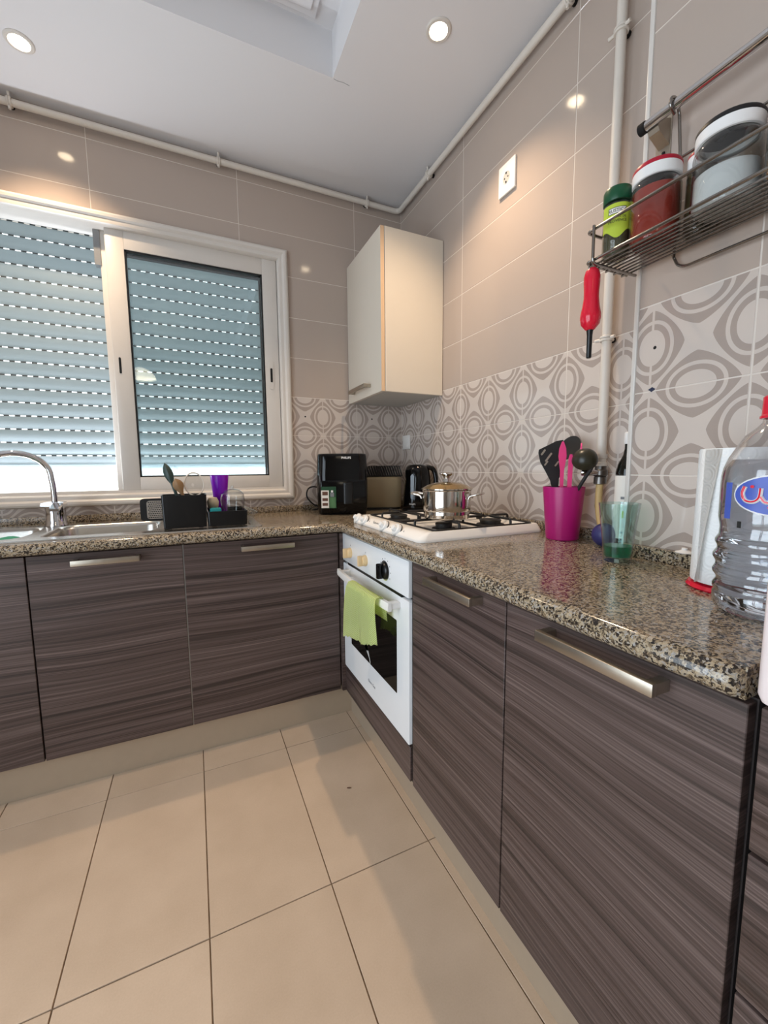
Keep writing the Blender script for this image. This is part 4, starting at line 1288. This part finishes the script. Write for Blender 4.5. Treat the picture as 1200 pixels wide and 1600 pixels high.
# ------------------------------------------------------------------ utensil pot
CUX, CUY = -0.098, -1.312
uh = lathe('utensil_holder', [(0, 0), (0.046, 0), (0.049, 0.003), (0.0625, 0.166), (0.0625, 0.168), (0.060, 0.168), (0.047, 0.006), (0, 0.005)], M['pink'], None, 40, org=(CUX, CUY, ZC), tm=Matrix.Translation((CUX, CUY, ZC)))
tag(uh, 'magenta plastic utensil pot full of cooking tools', 'utensil pot')
def blade_tool(name, label, cat, base, top, outline, mat, thick=0.003, bend=0.0, slots=(), face=(-0.55, -0.83, 0)):
    """flat tool: outline [(s along, half width)], base->top axis"""
    b2, t_ = Vector(base), Vector(top)
    d = (t_-b2).normalized(); L = (t_-b2).length
    f = Vector(face); f = (f-d*f.dot(d)).normalized()
    s = d.cross(f)
    bm = bmesh.new()
    loops = []
    for u, w, off in outline:
        p = b2+d*(L*u)+s*off
        cup = bend*(u**2)
        loops.append([p-s*w+f*cup, p+s*w+f*cup, p+s*w+f*(cup+thick), p-s*w+f*(cup+thick)])
    loft(bm, loops)
    root = thing(name, label, cat, base)
    fin('blade', bm, mat, root, smooth=True)
    for (u, off, ln, w, an) in slots:
        bm = bmesh.new()
        c0 = b2+d*(L*u)+s*off+f*(thick+bend*u**2)
        dd = (d*math.cos(an)+s*math.sin(an)); ss = dd.cross(f)
        loft(bm, [[c0+dd*p.x+ss*p.y+f*q for p in rrect(ln/2, w/2, w*0.49, 0, 3)] for q in (-0.0006, 0.0008)])
        fin('slot', bm, M['mesh'], root)
    return root
blade_tool('slotted_turner', 'black slotted turner at the left of the magenta utensil pot', 'turner', (-0.105, -1.318, 0.90), (-0.115, -1.258, 1.200),
           [(0, 0.007, 0), (0.50, 0.009, 0), (0.60, 0.014, 0.002), (0.70, 0.028, 0.006), (0.80, 0.039, 0.006), (0.90, 0.041, 0.006), (0.935, 0.040, 0.008), (1.0, 0.010, 0.036)], M['nylon'], 0.003, 0.0,
           [(0.84, -0.006, 0.034, 0.006, 0.75), (0.90, -0.020, 0.022, 0.006, 0.75), (0.78, -0.016, 0.018, 0.005, 0.75), (0.76, 0.016, 0.020, 0.005, 0.75)])
lt = thing('skimmer', 'black round skimmer behind the slotted turner', 'skimmer', (-0.075, -1.33, 0.90))
bm = bmesh.new(); bbox(bm, -0.006, 0.006, -0.003, 0.003, 0, 0.25, 0.002)
at(-0.080, -1.320, 0.90, 0.6, 0, 0.05); fin('shaft', bm, M['nylon'], lt, smooth=True); at0()
at(-0.066, -1.302, 1.180, 0, 0, math.radians(-68))
lathe('skimmer_disc', [(0, -0.006), (0.02, -0.005), (0.040, 0.001), (0.041, 0.003), (0.02, -0.001), (0, -0.002)], M['nylon'], lt, 28); at0()
sp1 = blade_tool('silicone_spoon', 'small pink silicone spoon standing tallest in the magenta pot', 'spoon', (-0.115, -1.318, 0.90), (-0.132, -1.332, 1.198),
           [(0, 0.004, 0), (0.45, 0.0045, 0), (0.70, 0.0055, 0), (0.76, 0.0080, 0), (0.85, 0.0115, 0), (0.93, 0.0095, 0), (1.0, 0.002, 0)], M['hotpink'], 0.004)
sp2 = blade_tool('silicone_spatula', 'pink silicone spatula leaning beside the pink spoon', 'spatula', (-0.104, -1.334, 0.90), (-0.130, -1.362, 1.158),
           [(0, 0.005, 0), (0.5, 0.006, 0), (0.85, 0.0065, 0), (0.95, 0.006, 0), (1.0, 0.003, 0)], M['hotpink'], 0.004)
tube('hanging_ring', [(-0.106+0.012*math.cos(2*PI*i/16), -1.378+0.010*math.cos(2*PI*i/16), 1.172+0.017*math.sin(2*PI*i/16)) for i in range(16)], 0.0025, M['hotpink'], sp2, 6, True)
ldl = thing('ladle', 'black soup ladle hanging over the right rim of the magenta pot', 'ladle', (-0.10, -1.33, 0.90))
tube('ladle_shaft', spline([(-0.100, -1.325, 0.90), (-0.103, -1.355, 1.02), (-0.104, -1.392, 1.085), (-0.104, -1.412, 1.112), (-0.106, -1.418, 1.132)], 5), 0.0055, M['nylon'], ldl, 8)
at(-0.106, -1.392, 1.140, math.radians(-50), math.radians(-122))
lathe('ladle_bowl', [(0, -0.034), (0.012, -0.0325), (0.024, -0.026), (0.033, -0.014), (0.036, 0.0), (0.034, 0.0), (0.031, -0.013), (0.022, -0.024), (0, -0.031)], M['ladle'], ldl, 32)
at0()

# ------------------------------------------------------------------ blue ball, glass, oil, suction hook
at(-0.098, -1.462, ZC)
tag(lathe('rubber_ball', [(0.034*math.sin(PI*i/16), 0.034-0.034*math.cos(PI*i/16)) for i in range(17)], M['ball'], None, 32), 'navy blue ball on the worktop behind the green glass', 'ball')
at0()
GLX, GLY = -0.232, -1.598
gt = thing('green_tumbler', 'clear green-tinted drinking glass with a little green liquid', 'glass', (GLX, GLY, ZC))
at(GLX, GLY, ZC+0.0003)
lathe('glass_wall', [(0, 0.0), (0.029, 0.0), (0.031, 0.003), (0.0335, 0.04), (0.0455, 0.142), (0.0440, 0.142), (0.0320, 0.043), (0.0295, 0.012), (0, 0.011)], M['greenglass'], gt, 40)
lathe('liquid', [(0, 0.012), (0.0288, 0.012), (0.0315, 0.036), (0.0313, 0.038), (0, 0.038)], M['greenliquid'], gt, 32)
at0()
OLX, OLY = -0.066, -1.502
ol = thing('oil_bottle', 'dark glass oil bottle with white label half hidden behind the pillar edge', 'bottle', (OLX, OLY, ZC))
at(OLX, OLY, ZC)
lathe('bottle_glass', [(0, 0), (0.029, 0), (0.031, 0.004), (0.031, 0.215), (0.027, 0.235), (0.015, 0.262), (0.012, 0.28), (0.012, 0.305), (0, 0.306)], M['oil'], ol, 28)
lathe('bottle_cap', [(0.0135, 0.292), (0.0145, 0.294), (0.0145, 0.322), (0.012, 0.325), (0, 0.325), (0, 0.306)], M['whitelid'], ol, 20)
lb = lathe('label', [(0.0313, 0.03), (0.0318, 0.03), (0.0318, 0.205), (0.0313, 0.205)], M['labelwhite'], ol, 28)
def on_cyl(r, ang, z): return Vector((r*math.cos(ang), r*math.sin(ang), z))
ca = math.atan2(-0.76, -1.10)
def cyl_quad(parent, name, r, a0, a1, z0, z1, mat, n=5):
    bm = bmesh.new()
    A_ = [bm.verts.new(on_cyl(r, a0+(a1-a0)*i/n, z0)) for i in range(n+1)]; B_ = [bm.verts.new(on_cyl(r, a0+(a1-a0)*i/n, z1)) for i in range(n+1)]
    for i in range(n): bm.faces.new((A_[i], A_[i+1], B_[i+1], B_[i]))
    return fin(name, bm, mat, parent)
cyl_quad(lb, 'label_print', 0.0321, ca-0.05, ca+0.10, 0.155, 0.175, M['ink'])
for z in (0.140, 0.128): cyl_quad(lb, 'label_print', 0.0321, ca-0.5, ca+0.4, z, z+(0.007 if z > 0.13 else 0.003), M['greyink'])
cyl_quad(lb, 'label_print', 0.0321, ca-0.35, ca-0.05, 0.088, 0.108, M['lime'])
cyl_quad(lb, 'label_print', 0.0321, ca-0.4, ca+0.3, 0.045, 0.05, M['greyink'])
cyl_quad(lb, 'label_print', 0.0321, ca+0.3, ca+0.42, 0.110, 0.120, M['ink'])
at0()
at(PXF-0.012, -1.706, 0.922)
sc = lathe('suction_hook', [(0, 0.0), (0.018, 0.0), (0.019, 0.0015), (0.012, 0.004), (0.006, 0.007), (0.006, 0.011), (0, 0.012)], M['whitelid'], None, 24)
tag(sc, 'small white suction hook lying on the granite upstand', 'hook')
at0()

# ------------------------------------------------------------------ kitchen roll on red holder
KRX, KRY = -0.256, -1.850
at(KRX, KRY, ZC)
kh = thing('roll_holder', 'red plastic kitchen roll holder behind the water bottle', 'roll holder', (KRX, KRY, ZC))
lathe('holder_base', [(0, 0), (0.070, 0), (0.073, 0.003), (0.069, 0.009), (0.03, 0.012), (0, 0.012)], M['red'], kh, 40)
lathe('holder_post', [(0.009, 0.012), (0.008, 0.255), (0.009, 0.258), (0.007, 0.260), (0, 0.2605), (0, 0.012)], M['red'], kh, 16)
bm = bmesh.new()
loops = []
for z, r in ((0.0135, 0.0655), (0.016, 0.0665), (0.10, 0.066), (0.258, 0.0655), (0.2615, 0.064)):
    loops.append([Vector((r*math.cos(2*PI*i/48), r*math.sin(2*PI*i/48), z)) for i in range(48)])
inner = [[Vector((0.020*math.cos(2*PI*i/48), 0.020*math.sin(2*PI*i/48), z)) for i in range(48)] for z in (0.2615, 0.0135)]
loft(bm, loops+inner+[loops[0]], False, False)
bmesh.ops.remove_doubles(bm, verts=bm.verts[:], dist=1e-5)
kr = thing('kitchen_roll', 'white embossed kitchen paper roll standing behind the water bottle', 'paper roll', (KRX, KRY, ZC+0.0135))
fin('paper_body', bm, M['paper'], kr, smooth=True)
bm = bmesh.new()
A_ = []; B_ = []
for i in range(13):
    s = i/12
    a_ = math.radians(150+28*s)
    rr = 0.0668+0.012*s*s
    A_.append(bm.verts.new((rr*math.cos(a_)-0.002*s, rr*math.sin(a_)+0.022*s*s, 0.004+0.0135)))
    rr = 0.0668+0.001*s
    B_.append(bm.verts.new((rr*math.cos(a_), rr*math.sin(a_), 0.260)))
for i in range(12): bm.faces.new((A_[i], A_[i+1], B_[i+1], B_[i]))
bmesh.ops.solidify(bm, geom=bm.faces[:], thickness=0.0008)
fin('loose_sheet', bm, M['paper'], kr, smooth=True)
at0()

# ------------------------------------------------------------------ water bottle
WBX, WBY = -0.371, -1.942
wb = thing('water_bottle', 'big clear plastic water bottle with red cap and blue oval label', 'bottle', (WBX, WBY, ZC))
at(WBX, WBY, ZC+0.0004)
KB = 0.90
bprof = [(0.0, 0.008), (0.03, 0.003), (0.055, 0.0), (0.066, 0.004), (0.071, 0.014), (0.072, 0.03)]
for k in range(24):
    z = 0.034+0.004*k
    bprof.append((0.0705+0.0026*math.sin(k*2*PI/6)-0.0005*k/24, z))
bprof += [(0.067, 0.134), (0.0675, 0.138), (0.070, 0.15), (0.0705, 0.200), (0.070, 0.214), (0.068, 0.226), (0.062, 0.243), (0.052, 0.260), (0.038, 0.276), (0.025, 0.288), (0.0195, 0.295), (0.0190, 0.300), (0.023, 0.301), (0.023, 0.304), (0.018, 0.305), (0.0165, 0.315)]
bprof = [(r_*(KB if z_ < 0.27 else 1.0), z_) for r_, z_ in bprof]
bm = bmesh.new()
blathe(bm, bprof, 64)
for v in bm.verts:     # twisted grip waves like the moulded bottle
    z = v.co.z; r = math.hypot(v.co.x, v.co.y)
    if r > 0.04 and 0.02 < z < 0.135:
        a_ = math.atan2(v.co.y, v.co.x)
        k = 1 + 0.022*math.sin(4*a_ + z*70)*math.sin(PI*(z-0.02)/0.115)
        v.co.x *= k; v.co.y *= k
fin('bottle_wall', bm, M['petbottle'], wb, smooth=True, angle=80)
wprof = [(0, 0.011), (0.053, 0.006), (0.064, 0.010), (0.068, 0.03), (0.066, 0.12), (0.066, 0.15), (0.0675, 0.2), (0.066, 0.222), (0.0605, 0.2395), (0.0, 0.2395)]
bm = bmesh.new()
blathe(bm, [(0, 0.011), (0.05*KB, 0.007), (0.062*KB, 0.011)] + [((r_-0.0018), z_) for r_, z_ in bprof if 0.013 < z_ < 0.23] + [(0.0575*KB, 0.2395), (0.0, 0.2395)], 64)
for v in bm.verts:
    z = v.co.z; r = math.hypot(v.co.x, v.co.y)
    if r > 0.04 and 0.02 < z < 0.135:
        a_ = math.atan2(v.co.y, v.co.x)
        k = 1 + 0.022*math.sin(4*a_ + z*70)*math.sin(PI*(z-0.02)/0.115)
        v.co.x *= k; v.co.y *= k
fin('water_fill', bm, M['water'], wb, smooth=True, angle=80)
bcap = lathe('screw_cap', [(0, 0.334), (0.019, 0.334), (0.021, 0.332), (0.0215, 0.306), (0.0235, 0.304), (0.0235, 0.3005), (0.020, 0.3005), (0.020, 0.306)], M['red'], wb, 32)
R_ = 0.0712*KB
cw = math.atan2(-0.321, -0.774)
def ell_patch(name, ac, zc, ha, hz, r, mat, parent):
    bm = bmesh.new()
    c = bm.verts.new(on_cyl(r, ac, zc)); prev = None; rim = []
    for k in range(4):
        f = (k+1)/4
        row = [bm.verts.new(on_cyl(r, ac+ha*f*math.cos(2*PI*i/40), zc+hz*f*math.sin(2*PI*i/40))) for i in range(40)]
        for i in range(40):
            j = (i+1) % 40
            if prev is None: bm.faces.new((c, row[i], row[j]))
            else: bm.faces.new((prev[i], prev[j], row[j], row[i]))
        prev = row
    return fin(name, bm, mat, parent, smooth=True)
LA = cw + 0.12
lbl = ell_patch('oval_label', LA, 0.188, 0.86, 0.0300, R_+0.0006, M['whiteink'], wb)
ell_patch('oval_print', LA, 0.188, 0.83, 0.0280, R_+0.0010, M['bluelabel'], lbl)
def stroke(pts, r, mat, off=0.0016):
    bm = bmesh.new()
    P_ = spline([(a_, z_, 0) for a_, z_ in pts], 5)
    btube(bm, [on_cyl(R_+off, LA+p.x, 0.188+p.y) for p in P_], r, 6)
    return fin('lettering', bm, mat, lbl, smooth=True)
for rr, mt, off in ((0.0030, M['whiteink'], 0.0012), (0.0021, M['red'], 0.0022)):
    stroke([(-0.62, 0.012), (-0.66, 0.002), (-0.60, -0.008), (-0.46, -0.010), (-0.36, -0.004), (-0.34, 0.010)], rr, mt, off)
    stroke([(-0.34, -0.002), (-0.27, -0.009), (-0.18, -0.009), (-0.14, 0.006), (-0.12, -0.008), (0.02, -0.009), (0.08, 0.004), (0.10, -0.009), (0.30, -0.009), (0.34, 0.014)], rr, mt, off)
for a_, z_ in ((-0.49, 0.012), (-0.10, -0.017), (-0.18, -0.017)):
    ell_patch('lettering', LA+a_, 0.188+z_, 0.035, 0.0022, R_+0.0022, M['red'], lbl)
cyl_quad(wb, 'side_print', R_+0.0006, cw-0.98, cw-0.80, 0.150, 0.205, M['bluelabel'])
cyl_quad(wb, 'side_print', R_+0.0006, cw-0.62, cw-0.53, 0.138, 0.148, M['ink'])
at0()

# ------------------------------------------------------------------ white appliance on the drawer unit
ap = thing('white_appliance', 'white rounded appliance cut off by the right edge of the picture', 'appliance', (-0.36, -2.33, 0.8535))
bm = bmesh.new()
loft(bm, [rrect(0.250*s, 0.285*s, 0.012, z, 6, -0.357, -2.3185) for s, z in ((0.97, 0.8535), (0.99, 0.857), (1.0, 0.866), (1.0, 1.140), (0.99, 1.150), (0.97, 1.154))])
fin('casing', bm, M['applwhite'], ap, smooth=True)
box('door_seam', -0.6085, -0.604, -2.58, -2.09, 0.90, 1.11, M['greyink'], ap, bev=0.002)

# ------------------------------------------------------------------ rail, wire basket, jars, lighter
BX0, BX1 = -0.305, -0.160
BY1, BY0 = -1.534, -2.25
BZ, BZT = 1.590, 1.661
rl = thing('wall_rail', 'steel hanging rail on bracket mounted above the wire spice basket', 'rail', (-0.165, -1.9, 1.84))
tube('rail_bar', [(-0.190, -1.580, 1.889), (-0.190, -2.3, 1.889)], 0.0105, M['chrome'], rl, 14)
at(-0.190, -1.576, 1.889, 0, PI/2); lathe('end_cap', [(0, -0.006), (0.0125, -0.006), (0.0125, 0.008), (0, 0.008)], M['gap'], rl, 16); at0()
bk = thing('rail_bracket', '', '', (-0.16, -1.595, 1.84)); del bk['label']; del bk['category']; bk.parent = rl; bk.location = ORG[bk]-ORG[rl]
box('bracket_plate', PXF-0.003, PXF-0.0003, -1.612, -1.578, 1.828, 1.930, M['nickel'], bk, bev=0.0008, seg=1)
bm = bmesh.new()
loft(bm, [[Vector((xx, -1.597+q*0.012, zz)) for xx, zz in ((PXF-0.003, 1.850), (PXF-0.003, 1.905), (-0.178, 1.894), (-0.186, 1.876), (-0.180, 1.868))] for q in (-1, 1)])
fin('bracket_arm', bm, M['nickel'], bk)
at(PXF-0.004, -1.597, 1.838, 0, 0, -PI/2); lathe('screw', [(0, 0.002), (0.003, 0.0018), (0.004, 0)], M['gap'], bk, 10); at0()

bs = thing('wire_basket', 'chrome wire spice basket hanging from the rail', 'basket', (-0.23, -1.9, BZ))
def wirep(name, pts, r, parent=None, rad=0.012, closed=False):
    return tube(name, corner_path(pts, rad), r, M['wire'], parent or bs, 8)
wirep('top_rail', [(BX1, BY1, BZT), (BX0, BY1, BZT), (BX0, BY0, BZT), (BX1, BY0, BZT)], 0.0035)
wirep('bottom_rail', [(BX1, BY1, BZ+0.004), (BX0, BY1, BZ+0.004), (BX0, BY0, BZ+0.004), (BX1, BY0, BZ+0.004)], 0.0035)
for i in range(9):
    xx = BX0+0.0145*(i+1)
    tube('floor_wire', [(xx, BY1-0.004 if i % 2 else BY1+0.004, BZ+0.0), (xx, BY0, BZ+0.0)], 0.0023, M['wire'], bs, 6)
for yy in (-1.557, -2.05):
    wirep('cross_frame', [(BX0-0.0065, yy, BZT+0.004), (BX0-0.0065, yy, BZ-0.006), (BX1, yy, BZ-0.006)], 0.0034)
for yy in (-1.645, -2.15):
    wirep('hanger', [(-0.188, yy, 1.872), (-0.206, yy, 1.884), (-0.202, yy, 1.902), (-0.184, yy, 1.904), (-0.172, yy, 1.880), (-0.160, yy, 1.800), (-0.160, yy, BZ-0.005)], 0.0032, rad=0.008)
tube('back_rail', [(-0.164, -1.64, 1.790), (-0.164, -2.2, 1.790)], 0.003, M['wire'], bs, 8)
wirep('lower_bumper', [(-0.156, -1.640, BZ+0.005), (-0.156, -1.652, BZ-0.022), (-0.156, -1.668, BZ-0.030), (-0.156, -2.2, BZ-0.030)], 0.0032)

JZ = BZ+0.0025
def jar(name, label, x, y, r, h, lid_h, band, fill_mat, fill_h, band_h=0.009):
    t = thing(name, label, 'jar', (x, y, JZ), 'spice jars in the wire basket')
    at(x, y, JZ)
    hb2 = h-lid_h
    lathe('jar_glass', [(0, 0.001), (r*0.80, 0.0), (r*0.97, 0.006), (r, 0.014), (r, hb2*0.84), (r*0.96, hb2*0.90), (r*0.86, hb2*0.95), (r*0.86, hb2), (r*0.83, hb2), (r*0.83, hb2*0.94), (r*0.95, hb2*0.84), (r*0.96, 0.016), (r*0.80, 0.006), (0, 0.006)], M['jar'], t, 36)
    lathe('contents', [(0, 0.0065), (r*0.80, 0.0068), (r*0.945, 0.017), (r*0.945, fill_h), (r*0.5, fill_h+0.003), (0, fill_h+0.001)], fill_mat, t, 32)
    ld2 = lathe('lid', [(r*0.84, hb2-0.004), (r*0.93, hb2-0.004), (r*0.96, hb2-0.002), (r*0.96, h-band_h), (r*0.5, h-band_h), (0, h-band_h)], M['whitelid'], t, 36)
    lathe('lid_band', [(0, h-band_h), (r*0.965, h-band_h), (r*0.965, h-0.003), (r*0.93, h), (0, h)], band, ld2, 36)
    at0()
    return t
jar('spice_jar', 'glass jar of red powder with dark red and white lid', -0.232, -1.643, 0.0475, 0.160, 0.026, M['redlid'], M['paprika'], 0.112)
jar('spice_jar', 'slim jar of brown spice with red and white lid between the two big jars', -0.188, -1.708, 0.027, 0.160, 0.024, M['redlid'], M['pepper'], 0.130, 0.006)
jar('spice_jar', 'big glass jar half full of white salt with black and white lid', -0.236, -1.7775, 0.0535, 0.150, 0.024, M['satinblack'], M['salt'], 0.066)
jar('spice_jar', 'jar of orange spice with red and white lid at the right picture edge', -0.232, -1.890, 0.052, 0.160, 0.026, M['redlid'], M['turmeric'], 0.125)
hj = thing('herb_jar', 'small herb jar with dark green cap and lime green label', 'jar', (-0.262, -1.566, JZ), 'spice jars in the wire basket')
at(-0.256, -1.571, JZ)
HS = Matrix.Diagonal((1.08, 1.08, 1.08, 1)); T = T @ HS
lathe('jar_glass', [(0, 0.001), (0.022, 0.0), (0.0262, 0.004), (0.0265, 0.012), (0.0265, 0.105), (0.024, 0.112), (0.0215, 0.114), (0.0215, 0.118), (0.020, 0.118), (0.0225, 0.11), (0.025, 0.103), (0.025, 0.012), (0.022, 0.006), (0, 0.006)], M['jar'], hj, 32)
lathe('contents', [(0, 0.0065), (0.0225, 0.0068), (0.0246, 0.013), (0.0246, 0.085), (0, 0.085)], M['herbs'], hj, 28)
lathe('green_cap', [(0.0215, 0.113), (0.0262, 0.113), (0.027, 0.115), (0.027, 0.136), (0.025, 0.140), (0, 0.140), (0, 0.13)], M['greenlid'], hj, 32)
ch = math.atan2(-0.69, -0.91)
bm = bmesh.new()
n = 20
A_ = []; B_ = []
for i in range(n+1):
    s = i/n; a_ = ch-1.15+2.3*s
    A_.append(bm.verts.new(on_cyl(0.0268, a_, 0.050-0.010*math.sin(PI*s)**2 + 0.004*math.sin(9*s)))); B_.append(bm.verts.new(on_cyl(0.0268, a_, 0.104)))
for i in range(n): bm.faces.new((A_[i], A_[i+1], B_[i+1], B_[i]))
hl = fin('label', bm, M['lime'], hj, smooth=True)
def cyl_text(parent, body, r, ang, z, size, mat, bold=0.0):
    c = bpy.data.curves.new('t', 'FONT'); c.body = body; c.size = size; c.align_x = 'CENTER'; c.align_y = 'CENTER'; c.resolution_u = 2; c.offset = bold
    o = bpy.data.objects.new('t', c); COL.objects.link(o)
    dg = bpy.context.evaluated_depsgraph_get()
    me = bpy.data.meshes.new_from_object(o.evaluated_get(dg))
    bm = bmesh.new(); bm.from_mesh(me)
    bpy.data.objects.remove(o); bpy.data.curves.remove(c); bpy.data.meshes.remove(me)
    for v in bm.verts: v.co = on_cyl(r, ang + v.co.x/r, z + v.co.y)
    return fin('label_text', bm, mat, parent)
cyl_quad(hl, 'label_panel', 0.0270, ch-0.62, ch+0.66, 0.083, 0.096, M['ink'], 10)
cyl_quad(hl, 'label_panel', 0.0271, ch-0.58, ch+0.62, 0.0842, 0.0948, M['labelwhite'], 10)
cyl_text(hl, 'RUSTICA', 0.0273, ch+0.02, 0.0894, 0.0088, M['ink'], 0.0001)
cyl_text(hl, 'HERBES DE', 0.0271, ch+0.08, 0.0765, 0.0066, M['ink'], 0.0001)
cyl_text(hl, 'PROVENCE', 0.0271, ch+0.05, 0.0690, 0.0072, M['ink'], 0.0001)
at0()
# lighter
LX, LY = -0.296, -1.545
lg = thing('gas_lighter', 'red stove lighter with black nozzle hanging from the wire basket', 'lighter', (LX, LY, 1.378))
at(LX, LY, 0)
lathe('lighter_handle', [(0, 1.582), (0.008, 1.581), (0.015, 1.574), (0.0178, 1.562), (0.0178, 1.550), (0.0165, 1.530), (0.0165, 1.515), (0.019, 1.495), (0.0225, 1.478), (0.0228, 1.468), (0.020, 1.455), (0.012, 1.445), (0.0085, 1.442), (0, 1.442)], M['red'], lg, 28)
lathe('nozzle', [(0, 1.443), (0.0078, 1.443), (0.0062, 1.430), (0.0058, 1.380), (0.0045, 1.378), (0, 1.378)], M['black'], lg, 18)
tube('hanging_loop', [(0.012*math.cos(2*PI*i/16), 0, 1.5815+0.010*math.sin(2*PI*i/16)) for i in range(16)], 0.0015, M['wire'], lg, 6, True)
at0()

# crumb on the floor
bm = bmesh.new()
btube(bm, [(-0.734, -0.990, 0.0022), (-0.727, -0.994, 0.0030), (-0.720, -0.996, 0.0022)], [0.0014, 0.0022, 0.0012], 6)
tag(fin('crumb', bm, M['brownink'], None, smooth=True), 'tiny dark crumb lying on the beige floor tiles', 'crumb')

# pendant lamp of the room behind the photographer; the window pane mirrors it
pd = thing('pendant_lamp', 'white dome pendant lamp seen only as a reflection in the window pane', 'lamp', (-1.65, -3.2, 2.16))
at(-1.65, -3.2, 0)
lathe('lamp_shade', [(0.145, 2.165), (0.150, 2.165), (0.135, 2.205), (0.090, 2.250), (0.035, 2.275), (0.0, 2.280), (0.0, 2.277), (0.033, 2.271), (0.087, 2.246), (0.131, 2.203)], P('opal_shade', srgb(240, 232, 214), 0.4, emit=(1.0, 0.88, 0.68, 1), es=2.5), pd, 32)
tube('lamp_cord', [(0, 0, 2.278), (0, 0, 2.766)], 0.003, M['whitelid'], pd, 6)
at0()
